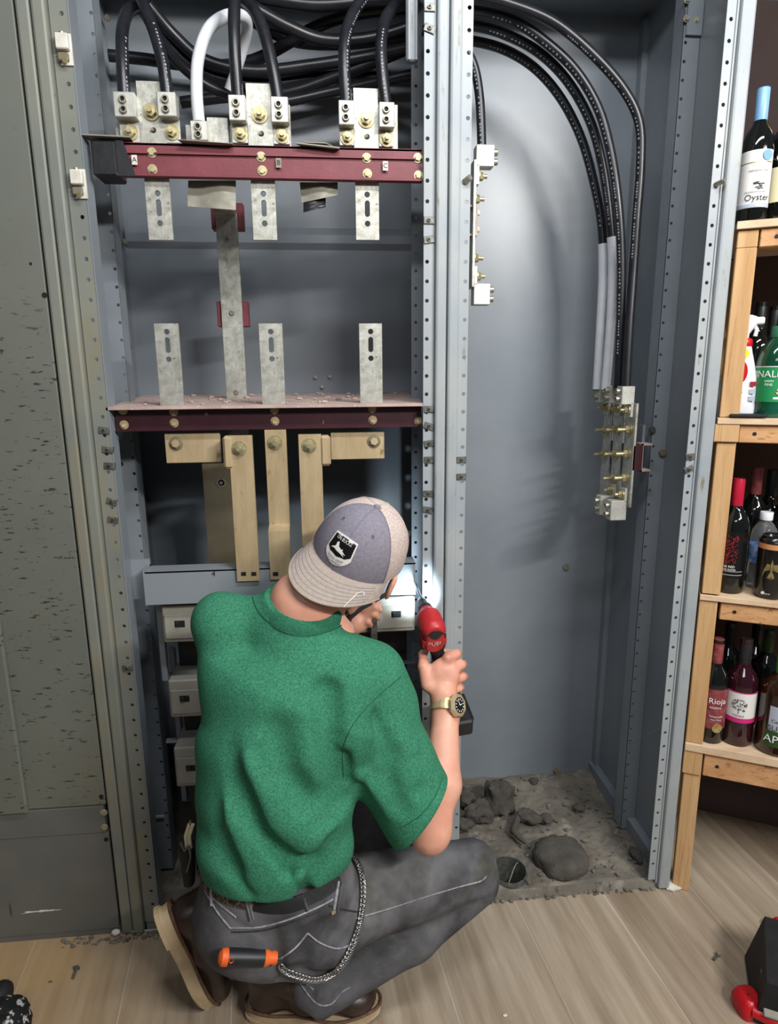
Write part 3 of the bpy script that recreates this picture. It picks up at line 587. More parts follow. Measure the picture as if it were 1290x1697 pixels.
cable([(206, 157, YC), (203, 100, YC+.01), (203, 50, YC+.04), (214, 18, YC+.09), (236, 18, YC+.15), (262, 60, YC+.22), (300, 108, YC+.28), (360, 150, YC+.32), (450, 170, .36), (560, 150, .36), (700, 120, .3)], .0135, 'leftmost black cable arching over and back behind the busbars', GL, prints=(.0, .18, .5))
cable([(277, 157, YC), (271, 110, YC+.005), (258, 60, YC+.02), (243, 20, YC+.05), (228, -20, YC+.1)], .0135, 'black cable rising from the right lug of the leftmost busbar', GL, prints=(.0, .6, .3))
cable([(394, 163, YC), (390, 100, YC), (388, 40, YC+.01), (390, -20, YC+.04)], .0135, 'straight black cable rising from the left lug of the middle busbar', GL)
cable([(461, 166, YC), (452, 110, YC+.005), (438, 55, YC+.02), (420, 15, YC+.05), (395, -5, YC+.1), (360, -20, YC+.14)], .0135, 'black cable curving left from the right lug of the middle busbar', GL)
cable([(574, 172, YC), (571, 110, YC+.005), (573, 60, YC+.02), (588, 18, YC+.06), (612, -15, YC+.1)], .0135, 'black cable rising from the left lug of the rightmost busbar', GL, prints=(.05, 1, .5))
cable([(640, 175, YC), (634, 120, YC+.005), (632, 70, YC+.02), (640, 30, YC+.06), (662, 5, YC+.1), (695, -12, YC+.15)], .0135, 'black cable rising from the right lug of the rightmost busbar', GL, prints=(.05, .5, .1))
cable([(330, 203, YBAR+.005), (326, 150, YBAR+.01), (329, 95, YBAR+.03), (345, 50, YBAR+.07), (372, 28, YBAR+.11), (400, 26, YBAR+.15), (410, 45, YBAR+.2), (400, 90, YBAR+.25), (380, 150, .3)], .0135, 'single white-taped cable arching down to its small silver lug', 'white cable', m='cablew')
GB = 'dark cables crossing behind the busbars'
for px, lab in [([(245, 8, .3), (290, 60, .34), (340, 100, .36), (420, 118, .38), (520, 108, .38), (620, 92, .36), (720, 70, .3)], 'dark cable starting between the leftmost black loops and sagging behind the white one'),
                ([(255, 30, .36), (300, 95, .38), (360, 130, .4), (450, 140, .42), (540, 128, .42), (640, 130, .4), (720, 135, .3)], 'dark background cable running low behind all three busbars'),
                ([(420, 12, .3), (480, 45, .32), (540, 66, .34), (620, 62, .34), (720, 30, .3)], 'dark background cable dipping between middle and right busbars near the top'),
                ([(420, 35, .4), (470, 62, .42), (520, 72, .42), (600, 70, .42), (720, 50, .36)], 'dark background cable behind the upper dip near the top'),
                ([(300, 170, .44), (380, 160, .44), (470, 155, .42), (550, 130, .4), (640, 95, .36), (720, 60, .3)], 'dark background cable climbing diagonally from lower left to the post'),
                ([(180, 92, .46), (240, 98, .47), (320, 108, .46), (420, 100, .44), (560, 30, .36), (720, 8, .3)], 'dark background cable entering from the far left side wall'),
                ([(430, -5, .3), (520, 8, .3), (620, 2, .3), (720, 0, .26)], 'dark background cable along the very top of the left bay')]:
    cable(px, .0155, lab, GB)

# ================================================================== SIDE LUG COLUMNS
def side_lug(parent_lab, X, Y, z0, z1, sgn, blk, dn, lab):
    """block beside a vertical plate whose face is at X; sticks out in direction sgn (X)"""
    t = thing('cable_lug', (X+sgn*.03, Y, min(z0, z1)), lab, 'cable lug', 'cable lugs on the side bars'); mb = MB()
    za, zb2 = min(z0, z1), max(z0, z1); mb.bx(X, X+sgn*blk, Y-.017, Y+.017, za, zb2, ch=.0015)
    tz0, tz1 = (za-dn, za+.004) if dn > 0 else (zb2-.004, zb2-dn); mb.bx(X, X+sgn*.009, Y-.017, Y+.017, tz0, tz1, ch=.001); mb.build('lug_body', 'lug', t)
    for k in (.3, .74):
        c = Vector((X+sgn*blk, Y, za+(zb2-za)*k)); mb = MB(); mb.lathe([(.008, 0), (.008, .011), (.0066, .012), (.005, .012), (.0045, .006), (0, .006)], c, 16, axis=(sgn, 0, 0)); mb.build('set_screw', 'bolt', t)
    mb = MB(); hexbolt(mb, (X+sgn*.009, Y, (tz0+tz1)/2), (sgn, 0, 0), .0105, .012, .008); mb.build('bolt', 'brass', t)
def side_bar(X, Y, ytop, ybot, pxx, lab, bolts, sgn):
    zt_, zb2 = at(pxx, ytop, Y).z, at(pxx, ybot, Y).z
    t = thing('side_busbar', (X, Y, zb2), lab, 'busbar', 'side busbars'); mb = MB(); mb.bx(X-sgn*.0075, X-sgn*.0005, Y-.03, Y+.03, zb2, zt_, ch=.001); mb.build('bar', 'alu', t)
    for yb in bolts: mb = MB(); hexbolt(mb, (X-sgn*.0005, Y, at(pxx, yb, Y).z), (sgn, 0, 0), .0115, .014, .02); mb.build('bolt', 'brass', t)
for i, (Y, lx) in enumerate(((.18, 1046), (.255, 1020), (.33, 997))):
    X = atx_ = at(1047, 670, .18).x
    zt_ = at(1047, 645, .18).z; 
    side_bar(X, Y, 668, 838, 1040, ('front', 'middle', 'rear')[i]+' vertical silver bar of the lug group in the right bay', (712, 752, 792) if i < 2 else (712, 752), -1)
    z1 = at(1040, 640, .18).z; z0 = at(1040, 670, .18).z
    side_lug('', X, Y, z0, z1, -1, .038, .036, ('front', 'middle', 'rear')[i]+' upper lug at the end of a cable in the right bay')
    if i < 2:
        z1 = at(1037, 828, .18).z; z0 = at(1037, 860, .18).z
        side_lug('', X-.006*0, Y, z0, z1, -1, .048, -.036, ('front', 'middle')[i]+' lower empty lug of the group in the right bay')
# maroon bracket to the inner post
p = at(1062, 755, .2); zA_, zB_ = at(1060, 733, .2).z, at(1060, 778, .2).z; X = at(1047, 670, .18).x
t = thing('side_bar_bracket', p, 'maroon channel bracket holding the lug group to the right inner post', 'bracket')
mb = MB(); mb.bx(X+.001, X+.03, .15, .34, zB_+.004, zA_-.004, ch=.001); mb.build('insulator', 'redd', t)
mb = MB(); mb.bx(X+.03, X+.036, .16, .2, zB_, zA_); mb.bx(X+.03, X+.062, .16, .2, zA_-.005, zA_); mb.bx(X+.03, X+.062, .16, .2, zB_, zB_+.005); mb.build('channel', 'pink', t)
mb = MB(); mb.bx(X+.05, X+.058, .2, .224, zB_-.0, zA_+.05); mb.build('angle', 'steel', t)
for z in (zA_-.012, zB_+.012): mb = MB(); hexbolt(mb, (X+.03, .17, z), (-1, 0, 0), .006, .006); mb.build('bolt', 'whiteblock', t)
mb = MB(); hexbolt(mb, at(1081, 713, .224), (0, -1, 0), .008, .006); mb.build('bolt', 'clip', t)
# left-hand column behind the centre post
XS = at(788, 300, .12).x; YS2 = .13
t = thing('side_busbar', (XS, YS2, at(787, 478, YS2).z), 'vertical silver bar peeking out just right of the centre post', 'busbar', 'side busbars')
mb = MB(); mb.bx(XS-.008, XS-.0005, YS2-.028, YS2+.028, at(787, 478, YS2).z, at(787, 270, YS2).z, ch=.001); mb.build('bar', 'alu', t)
for y in (330, 428): mb = MB(); hexbolt(mb, (XS, YS2, at(790, y, YS2).z), (1, 0, 0), .0105, .013, .01); mb.build('bolt', 'brass', t)
side_lug('', XS, YS2, at(800, 243, YS2).z, at(800, 279, YS2).z, 1, .046, .042, 'upper lug just right of the centre post under a short cable')
side_lug('', XS, YS2, at(800, 471, YS2).z, at(800, 506, YS2).z, 1, .044, -.042, 'lower empty lug just right of the centre post')
t = thing('side_bar_bracket', (XS-.02, .13, at(785, 392, .12).z), 'small pink bracket between the two lugs right of the centre post', 'bracket'); za, zb2 = at(785, 392, .12).z, at(785, 341, .12).z
mb = MB(); mb.bx(XS+.0, XS+.006, .11, .15, za, zb2); mb.bx(XS-.03, XS, .11, .15, zb2-.005, zb2); mb.bx(XS-.03, XS, .11, .15, za, za+.005); mb.build('channel', 'pink', t)
for y in (352, 380): mb = MB(); hexbolt(mb, (XS+.006, .125, at(787, y, .12).z), (1, 0, 0), .0065, .007); mb.build('bolt', 'whiteblock', t)
#==STAGE2==
# ================================================================== RIGHT BAY FLOOR: rough concrete pad with a conduit stub
hc = atz(843, 1444, .03); HR = .058
def pad():
    x0, x1, y0, y1, n = .345, .972, .012, .545, 110; vs = []; fs = []; m_ = int(n*(y1-y0)/(x1-x0))
    for j in range(m_+1):
        for i in range(n+1):
            x = x0+(x1-x0)*i/n; y = y0+(y1-y0)*j/m_
            d = math.hypot(x-hc.x, y-hc.y)
            if d < HR*1.35: 
                k = max(HR, d); x = hc.x+(x-hc.x)/max(d, 1e-6)*k if d < HR else x; y = hc.y+(y-hc.y)/max(d, 1e-6)*k if d < HR else y
            z = .022+.010*mnoise.fractal(Vector((x*7, y*7, 1)), .8, 2, 4)+.003*mnoise.noise(Vector((x*60, y*60, 2)))
            e = min(x-x0, y-y0+.01, .02)/.02; z = z*max(.3, min(1, e))
            if y > .47: z += .012*min(1, (y-.47)/.02)
            vs.append((x, y, z))
    for j in range(m_):
        for i in range(n):
            a = j*(n+1)+i; q = (a, a+1, a+n+2, a+n+1)
            if all(math.hypot(vs[k][0]-hc.x, vs[k][1]-hc.y) <= HR*1.001 for k in q): continue
            fs.append(q)
    mb = MB(); mb.add(vs, fs, True); mb.bx(x0, x1, y0-.004, y0, 0, .012); 
    return mb.build('concrete_pad', 'concrete', None, 'rough dirty concrete floor inside the right cabinet bay', 'concrete pad', sharp=0)
pad()
t = thing('conduit_stub', (hc.x, hc.y, -.3), 'open grey conduit mouth in the concrete beside the jeans knee', 'pipe')
mb = MB(); mb.lathe([(HR, -.33), (HR, .034), (HR*.985, .036), (HR*.93, .036), (HR*.92, .033), (HR*.92, -.33)], (hc.x, hc.y, 0), 40, caps=False); mb.build('pipe_wall', 'clip', t)
MB().cyl((hc.x, hc.y, -.33), (hc.x, hc.y, -.325), HR*.93).build('pipe_bottom', 'hole', t)
mb = MB(); mb.tube(spline([(hc.x-.04, hc.y-.02, -.1), (hc.x, hc.y, -.02), (hc.x+.03, hc.y+.03, .02), (hc.x+.045, hc.y+.035, .03)]), .0015, 6); mb.build('pull_string', 'tape', t)
c = atz(932, 1420, .045); mb = MB(); mb.blob((c.x, c.y, .045), (.083, .078, .036), 4, .14, 22, 40, sq=.45)
mb.build('putty_disc', 'mud', None, 'flat round cake of cracked grey putty on the concrete', 'putty')
def lump(x, y, r, seed, lab, z=.035, rough=.55, fr=22, rot=None):
    c = atz(x, y, z+r[2]*.6); mb = MB(); mb.blob((c.x, c.y, z+r[2]*.6), r, seed, rough, fr, 30); return mb.build('putty_lump', 'mud', None, lab, 'putty', 'torn putty lumps')
lump(829, 1322, (.052, .05, .062), 11, 'largest torn putty lump, standing near the back panel', rough=.4)
lump(795, 1345, (.05, .04, .035), 12, 'flaky putty lump beside the forearm')
lump(770, 1322, (.04, .035, .03), 13, 'ragged putty lump half hidden by the forearm')
lump(876, 1353, (.04, .03, .026), 14, 'broken putty lump right of the largest one')
lump(905, 1358, (.02, .018, .014), 15, 'small putty crumb right of the broken lump')
lump(768, 1368, (.03, .025, .02), 16, 'low putty lump just above the jeans knee')
lump(885, 1295, (.018, .014, .012), 17, 'small pale clod near the back panel')
lump(960, 1338, (.022, .016, .01), 18, 'small flat clod toward the right back corner')
lump(1055, 1415, (.02, .03, .016), 19, 'clod against the right base angle')
mb = MB(); mb.tube([atz(x, y, .05) for x, y in ((864, 1345), (856, 1362), (852, 1378), (862, 1388), (872, 1398))], [.009, .012, .012, .01, .005], 10); mb.build('putty_strip', 'mud', None, 'curved strip of putty hanging from the broken lump', 'putty')
mb = MB()
for k in range(150):
    x = random.uniform(.36, .95); y = random.uniform(.03, .5); r = random.choice((.002, .003, .004, .006))
    if math.hypot(x-hc.x, y-hc.y) > HR+.01: mb.blob((x, y, .028), (r*1.5, r*1.2, r), k, .5, 80, 6)
for k in range(120): r = random.uniform(.002, .005); mb.blob((random.uniform(.36, .98), random.uniform(-.012, .02), r*.5+.004), (r*1.5, r, r), k, .5, 80, 6)
mb.build('gravel_crumbs', 'concrete', None, 'gravel crumbs littering the concrete and sill', 'debris', kind='stuff')
mb = MB(); mb.prism([(.42, -.006, 0), (1.03, .004, 0), (1.02, .02, .016), (.42, .012, .018)], (0, 0, .001)); mb.prism([(.42, -.004, 0), (.42, .014, 0), (.42, .014, .022), (.42, .004, .018)], (.56, .004, 0)); mb.build('mortar_lip', 'concrete', None, 'crumbly mortar lip between the bay floor and the plank tiles', 'mortar')
mb = MB(); c = atz(1113, 1467, .004); mb.blob((c.x, c.y, .004), (.035, .02, .008), 5, .4, 30); mb.blob((c.x-.012, c.y+.01, .02), (.01, .01, .012), 6, .4, 50); mb.build('plaster_dab', 'whiteblock', None, 'white plaster dab at the foot of the right post', 'plaster')
mb = MB(); mb.tube(spline([at(990, 1283, .5), at(988, 1258, .48), at(1000, 1247, .4), at(1030, 1240, .3), at(1065, 1222, .1), at(1100, 1203, .0)]), .0007, 5); mb.build('thin_wire', 'print', None, 'thin pale wire drooping across the right bay side', 'wire')
# loose things on the tiles
t = thing('anchor_bolt', atz(124, 1612, 0), 'small dark anchor bolt lying on the left floor tiles', 'bolt'); c = atz(124, 1612, .006)
mb = MB(); mb.cyl(c+Vector((0, .012, 0)), c+Vector((.002, -.016, 0)), .0035); mb.build('shank', 'clip', t); mb = MB(); hexbolt(mb, c+Vector((0, .012, .001)), (0, 1, 0), .006, .005); mb.build('head', 'clip', t)
t = thing('screw', atz(1188, 1586, 0), 'small steel screw lying on the right floor tiles', 'screw'); c = atz(1188, 1586, .005)
mb = MB(); mb.cyl(c+Vector((.006, .005, 0)), c+Vector((-.012, -.007, 0)), .0032); mb.build('shank', 'clip', t); mb = MB(); mb.cyl(c+Vector((.006, .005, 0)), c+Vector((.01, .008, 0)), .006, .007); mb.build('head', 'bolt', t)
mb = MB(); c = atz(838, 1683, .002); mb.blob(c, (.006, .004, .003), 2, .3, 80); mb.build('plaster_chip', 'whiteblock', None, 'white plaster chip on the tiles near the lower edge', 'debris')
mb = MB(); c = atz(84, 1627, .001); mb.blob(c, (.005, .003, .002), 2, .3, 80); mb.build('brown_speck', 'mud', None, 'brown crumb left of the anchor bolt', 'debris')
mb = MB()
for k in range(60): r = random.uniform(.002, .006); mb.blob((random.uniform(-.8, -.5), random.uniform(-.035, -.008), r*.5), (r*1.6, r, r*.8), k, .5, 80, 6)
mb.build('rubble_crumbs', 'concrete', None, 'crumbs of rubble along the foot of the left post', 'debris', kind='stuff')

# ================================================================== SHELF UNIT
SO = Vector((1.012, -.004, 0)); al = math.radians(27); U_ = Vector((math.cos(al), -math.sin(al), 0)); V_ = Vector((math.sin(al), math.cos(al), 0))
def sp_(u, v, z): return SO+U_*u+V_*v+Vector((0, 0, z))
RZ = Matrix.Rotation(-al, 3, 'Z')
def sbox(mb, u0, u1, v0, v1, z0, z1, ch=.002): mb.box(sp_((u0+u1)/2, (v0+v1)/2, (z0+z1)/2), (u1-u0, v1-v0, z1-z0), RZ, ch=ch)
sh = thing('bottle_shelf', SO, 'pine lumber shelf unit holding bottles, right of the cabinet', 'shelf')
lv = [(1.892, 1.849, 1.911), (1.419, 1.372, 1.436), (.937, .884, .953), (.475, .400, .500)]
UW = .9
for (z0, z1, off) in ((1.892-.043, 1.892, 0), (1.436, 1.85, 0), (.953, 1.372, .0), (.5, .953, -.004), (0, .475, .0)):
    mb = MB(); sbox(mb, off, off+.046, -.004 if off else .0, .036, z0+.0005, z1-.0005); mb.build('post', 'wood', sh)
MB().box(sp_(.02, .016, 1.396), (.058, .048, .046), RZ, ch=.002).build('post_block', 'wood', sh)
MB().box(sp_(.02, .016, .44), (.05, .044, .08), RZ, ch=.002).build('post_block', 'wood', sh)
for zt_, zb_, bt in lv:
    mb = MB(); sbox(mb, .05, UW, .0, .036, zb_, zt_); r_ = mb.build('rail', 'woodh', sh)
    MB().cyl(sp_(.085, -.0006, (zt_+zb_)/2), sp_(.085, .002, (zt_+zb_)/2), .005).build('screw_hole', 'hole', r_)
    mb = MB(); sbox(mb, -.004, UW, -.01, .42, zt_+.0005, bt-.0005, .001); mb.build('shelf_board', 'board', sh)
mb = MB(); sbox(mb, .0, .046, .38, .416, 0, 1.88); mb.build('post', 'wood', sh)
mb = MB(); sbox(mb, .0, UW, .422, .432, .0, 1.89); mb.build('shade_panel', 'darkwall', sh)  # added dark panel, stands in for the shade behind the lower shelves
mb = MB(); c = at(1197, 838, -.02); 
def proj(p): q = Vector(p)-CP; return 645+F_PX*q.dot(rt)/q.dot(fw), 848.5-F_PX*q.dot(up)/q.dot(fw)
def shelfpt(px, v, Z):
    lo, hi = -.2, 1.5
    for _ in range(40):
        m_ = (lo+hi)/2
        if proj(sp_(m_, v, Z))[0] < px: lo = m_
        else: hi = m_
    return sp_(lo, v, Z)
M['glass_dk'] = mat('dark_wine_glass', '0c0f0d', rough=.06, spec=.6, coat=.5)
M['glass_red'] = mat('wine_red_glass', '2a0b16', rough=.06, spec=.6, coat=.5)
M['glass_am'] = mat('amber_glass', '2c170c', rough=.06, spec=.6, coat=.5)
M['glass_gr'] = mat('green_cleaner', '0d3b28', '14503a', rough=.1, spec=.5, coat=.4)
M['clearpl'] = mat('clear_plastic', 'e8eef2', rough=.05, trans=.92, ior=1.2)
M['blue'] = mat('pale_blue_cap', '6f9bc0', '7aa6c8', rough=.35)
M['paper'] = mat('white_label', 'd9d8d4', rough=.55); M['cream'] = mat('cream_label', 'd8cfa8', rough=.55)
M['gold'] = mat('gold_foil', 'b9a05a', 'e3d09a', rough=.3, metal=.8, scale=60); M['redcap'] = mat('red_capsule', '9d1630', 'b01c38', rough=.3)
M['redp'] = mat('red_plastic', 'b81420', rough=.35); M['green'] = mat('green_plastic', '2f7d2a', '4ea03a', rough=.4); M['dgreen'] = mat('dark_green_cap', '2c6a4d', rough=.4)
M['wht'] = mat('white_plastic', 'dfe2e8', rough=.35); M['ltxt'] = mat('label_ink', '2a2c30', rough=.6); M['wtxt'] = mat('white_ink', 'e8e8e6', rough=.5)
M['greenl'] = mat('green_label', '16824a', rough=.5); M['maroonl'] = mat('maroon_label', '6a2430', '8f4a48', rough=.5, scale=60); M['pinkb'] = mat('pink_band', 'c42a72', rough=.45)
M['orange'] = mat('orange_band', 'c98a5a', rough=.4); M['blk'] = mat('black_can', '131313', rough=.25, coat=.4); M['yellow'] = mat('yellow_sticker', 'e2e02a', rough=.5)
M['bluew'] = mat('blue_wrap', '2d63a8', 'b7cbe0', rough=.35, scale=50); M['olive'] = mat('olive_wrap', '7d7a2e', rough=.4); M['redink'] = mat('red_ink', '93202c', rough=.5); M['greyl'] = mat('grey_label', 'a9b0c0', rough=.5); M['gl_label'] = mat('dark_green_label', '2b4a22', rough=.5)
WINE = lambda r, h: [(0, .004), (r*.6, .003), (r*.93, 0), (r, .006), (r, h*.56), (r*.96, h*.62), (r*.8, h*.68), (r*.5, h*.735), (r*.38, h*.78), (r*.36, h*.96), (r*.4, h*.965), (r*.4, h), (0, h)]
def bottle(nm, px, v, Z, r, h, m, lab, cat='bottle', prof=None, cap=None, labels=(), texts=(), group=None, extra=None):
    b = shelfpt(px, v, Z); d = CP-b; rz = math.atan2(d.x, -d.y)   # local -Y turns to the viewer
    t = thing(nm, b, lab, cat, group, rz=rz, world=False); P = (prof or WINE)(r, h)
    MB().lathe(P, seg=36).build('bottle_body', m, t)
    if cap: cr, c0, c1, cm = cap; MB().lathe([(cr*.98, c0), (cr, c0+.001), (cr, c1-.002), (cr*.95, c1), (0, c1)], seg=28).build('cap', cm, t)
    LB = {}
    for i, (z0, z1, a0, a1, cm, *rr) in enumerate(labels):
        R_ = (rr[0] if rr else r)+.0006+.0003*i; n = 18; mb = MB(); vs = []
        for q in (R_, R_-.0006):
            for j in range(n+1):
                A = math.radians(-90+a0+(a1-a0)*j/n); vs += [(q*math.cos(A), q*math.sin(A), z0), (q*math.cos(A), q*math.sin(A), z1)]
        k = 2*(n+1); fs = []
        for j in range(n): fs += [(2*j, 2*j+2, 2*j+3, 2*j+1), (k+2*j, k+2*j+1, k+2*j+3, k+2*j+2), (2*j+1, 2*j+3, k+2*j+3, k+2*j+1), (2*j, k+2*j, k+2*j+2, 2*j+2)]
        mb.add(vs, fs, True); LB[i] = mb.build('label', cm, t, sharp=30)
    for (s, size, ang, z, cm, *rr) in texts:
        R_ = (rr[0] if rr else r)+.0022; vs, fs = text_geo(s, size); mb = MB()
        mb.add([(R_*math.cos(math.radians(-90+ang)+q.x/R_), R_*math.sin(math.radians(-90+ang)+q.x/R_), z+q.y) for q in vs], fs); mb.build('lettering', cm, t)
    if extra: extra(t, r, h)
    return t
def disc(t, r, ang, z, rad, m, nm='emblem', lift=.002):
    A = math.radians(-90+ang); n = Vector((math.cos(A), math.sin(A), 0)); MB().cyl(n*(r+lift-.003)+Vector((0, 0, z)), n*(r+lift)+Vector((0, 0, z)), rad, seg=24).build(nm, m, t)
Z1, Z2, Z3, Z4 = 1.9112, 1.4362, .9532, .5002
def ex1(t, r, h):
    disc(t, r, 38, .152, .012, 'blue'); mb = MB()
    for k in range(22): A = math.radians(-90+18+random.uniform(-17, 17)); z = .085+random.uniform(-.009, .009)*(1-abs(A+math.pi/2-.3)); mb.box(((r+.002)*math.cos(A), (r+.002)*math.sin(A), z), (.006, .001, .0016), Matrix.Rotation(A+math.pi/2, 3, 'Z'))
    mb.build('engraving', 'ltxt', t)
bottle('wine_bottle', 1243, .06, Z1, .0365, .308, 'glass_dk', 'white wine bottle with pale blue cap and white label on the top shelf', cap=(.0148, .225, .309, 'blue'),
       labels=[(.035, .165, -70, 70, 'paper'), (.136, .1385, -70, 70, 'gold'), (.036, .044, -70, 70, 'greyl')], texts=[('MARLBOROUGH', .006, 12, .118, 'ltxt'), ('SAUVIGNON BLANC', .0055, 8, .07, 'ltxt'), ('Oyster', .021, 16, .057, 'ltxt'), ('BAY', .008, 20, .0395, 'wtxt')], extra=ex1)
bottle('sparkling_wine_bottle', 1290, .1, Z1, .044, .305, 'glass_dk', 'dark bottle with gold foil neck cut off by the right edge on the top shelf', cap=(.019, .19, .306, 'gold'), labels=[(.05, .13, -60, 60, 'cream')])
# spray bottle
b = shelfpt(1219, .055, Z2); d = CP-b; t = thing('spray_bottle', b, 'white trigger spray bottle with red ring mark on the second shelf', 'bottle', rz=math.atan2(d.x, -d.y), world=False)
def ell_loft(mb, secs, n=32, sm=True):
    vs = []; 
    for (cx, cy, z, rx, ry, e) in secs:
        for i in range(n):
            a = 2*math.pi*i/n; c_, s_ = math.cos(a), math.sin(a); vs.append((cx+rx*math.copysign(abs(c_)**e, c_), cy+ry*math.copysign(abs(s_)**e, s_), z))
    m_ = len(secs); mb.add(vs, [(j*n+i, j*n+(i+1) % n, (j+1)*n+(i+1) % n, (j+1)*n+i) for j in range(m_-1) for i in range(n)], sm); mb.add(vs[:n], [tuple(range(n))[::-1]]); mb.add(vs[-n:], [tuple(range(n))]); return mb
ell_loft(MB(), [(0, 0, 0, .044, .026, .7), (0, 0, .004, .047, .028, .7), (0, 0, .06, .047, .028, .7), (0, 0, .1, .044, .028, .75), (0, 0, .13, .034, .026, .85), (0, 0, .165, .024, .022, .9), (0, 0, .18, .021, .02, 1)]).build('bottle_body', 'wht', t)
ell_loft(MB(), [(0, 0, .18, .022, .021, 1), (0, 0, .182, .023, .022, 1), (0, 0, .196, .022, .021, 1), (0, 0, .2, .018, .018, 1)]).build('collar', 'redp', t)
mb = MB(); ell_loft(mb, [(0, 0, .2, .012, .012, 1), (0, 0, .212, .013, .012, 1), (-.0, 0, .222, .02, .014, .8), (.004, 0, .24, .03, .015, .8), (.0, 0, .254, .026, .013, .8), (0, 0, .258, .015, .01, .8)])
tr = mb.build('trigger_head', 'wht', t); mb = MB(); mb.box((.034, 0, .243), (.02, .016, .018), ch=.003); mb.build('nozzle', 'wht', tr); mb = MB(); mb.tube([(.02, 0, .235), (.028, 0, .222), (.026, 0, .205)], .005, 10); mb.build('trigger', 'wht', tr)
mb = MB(); n = 40
for i in range(n):
    a = 2*math.pi*i/n; a2 = 2*math.pi*(i+1)/n; mb.add([(.022*math.cos(a)-.004, -.0295, .115+.032*math.sin(a)), (.022*math.cos(a2)-.004, -.0295, .115+.032*math.sin(a2)), (.011*math.cos(a2)-.006, -.0295, .115+.019*math.sin(a2)), (.011*math.cos(a)-.006, -.0295, .115+.019*math.sin(a)), (.022*math.cos(a)-.004, -.026, .115+.032*math.sin(a)), (.022*math.cos(a2)-.004, -.026, .115+.032*math.sin(a2))], [(0, 1, 2, 3), (0, 4, 5, 1)])
mb.build('ring_mark', 'redp', t)
mb = MB(); put_text(mb, 'C', .03, (-.008, -.0292, .115), (1, 0, 0), (0, 0, 1)); put_text(mb, 'ICE', .012, (.0, -.0292, .075), (1, 0, 0), (0, 0, 1)); put_text(mb, 'cleaner', .008, (.0, -.0292, .064), (1, 0, 0), (0, 0, 1)); mb.build('lettering', 'ltxt', t)
mb = MB(); mb.bx(-.02, .012, -.0275, -.0265, .152, .172); mb.prism([(.012, -.0275, .176), (.018, -.0275, .162), (.012, -.0275, .148)], (0, .001, 0)); mb.build('sticker', 'yellow', t)
for z in (.085, .066, .048): mb = MB(); mb.bx(.026, .04, -.0288, -.0275, z-.006, z+.006); mb.build('pictogram', 'greyl' if z != .085 else 'redink', t)
PINE = lambda r, h: [(0, .002), (r*.9, 0), (r, .006), (r*.96, h*.12), (r, h*.2), (r, h*.58), (r*.99, h*.62), (r*.86, h*.74), (r*.6, h*.83), (r*.36, h*.88), (r*.34, h*.95), (0, h*.95)]
def ex2(t, r, h):
    mb = MB()
    for k in range(26): A = math.radians(-90+22+random.uniform(-13, 13)); z = .072+random.uniform(-.014, .014); mb.box(((r+.002)*math.cos(A), (r+.002)*math.sin(A), z), (.005, .001, .004), Matrix.Rotation(A+math.pi/2, 3, 'Z'))
    mb.build('pine_cone_picture', 'board', t)
bottle('cleaner_bottle', 1275, .05, Z2, .043, .225, 'glass_gr', 'green cleaner bottle with green and white label on the second shelf', prof=PINE, cap=(.017, .2, .228, 'dgreen'),
       labels=[(.04, .128, -80, 80, 'greenl'), (.127, .129, -80, 80, 'paper'), (.047, .052, 5, 60, 'paper')], texts=[('PINALEN', .024, -14, .109, 'wtxt'), ('GREEN', .007, -12, .092, 'wtxt'), ('PINE', .009, -12, .083, 'wtxt')], extra=ex2)
t = thing('smartphone', shelfpt(1238, .0, Z2), 'thin black phone lying at the edge of the second shelf', 'phone'); mb = MB(); mb.box(shelfpt(1238, .02, Z2+.0055), (.085, .07, .009), RZ, ch=.003); mb.build('phone_body', 'black', t)
for px, v, m, lab, h, cp in ((1243, .2, 'glass_dk', 'dark bottle standing behind the spray bottle', .30, None), (1266, .22, 'glass_dk', 'dark bottle behind and left of the green cleaner', .29, None), (1288, .2, 'glass_dk', 'dark bottle behind and right of the green cleaner', .30, None)):
    bottle('wine_bottle', px, v, Z2, .037, h, m, lab, cap=(.0148, h*.77, h+.001, 'black'))
def ex3(t, r, h):
    mb = MB(); rnd = random.Random(3)
    for k in range(120):
        A = math.radians(-90-2+rnd.uniform(-24, 24)); z = .125+rnd.uniform(-.04, .04); q = Vector(((r+.0018)*math.cos(A), (r+.0018)*math.sin(A), z)); mb.box(q, (.0045, .001, .0012), Matrix.Rotation(A+math.pi/2, 3, 'Z') @ Matrix.Rotation(rnd.uniform(0, 3.1), 3, 'Y'))
    mb.build('filigree_pattern', 'redink', t)
bottle('wine_bottle', 1206, .06, Z3, .0385, .315, 'glass_dk', 'red wine bottle with crimson capsule and black filigree label on the third shelf', cap=(.0155, .232, .316, 'redcap'), labels=[(.045, .175, -70, 70, 'blk'), (.064, .0648, -50, 50, 'paper'), (.054, .0548, -50, 50, 'paper')], texts=[('VINE RED', .009, -10, .078, 'wtxt'), ('WINE BLEND', .0065, -6, .0695, 'wtxt')], extra=ex3)
WATER = lambda r, h: [(0, .003), (r*.9, 0), (r, .008), (r*.95, h*.1), (r, h*.2), (r*.93, h*.45), (r, h*.55), (r, h*.68), (r*.9, h*.78), (r*.6, h*.86), (r*.36, h*.9), (r*.36, h*.94), (0, h*.94)]
bottle('water_bottle', 1257, .12, Z3, .034, .215, 'clearpl', 'clear plastic water bottle with white cap behind the black can', prof=WATER, cap=(.0165, .196, .218, 'wht'), labels=[(.075, .125, -180, 180, 'bluew')])
CAN = lambda r, h: [(0, .004), (r*.8, 0), (r, .012), (r, h*.86), (r*.97, h*.92), (r*.8, h*.97), (r*.82, h), (r*.74, h), (r*.72, h*.97), (0, h*.96)]
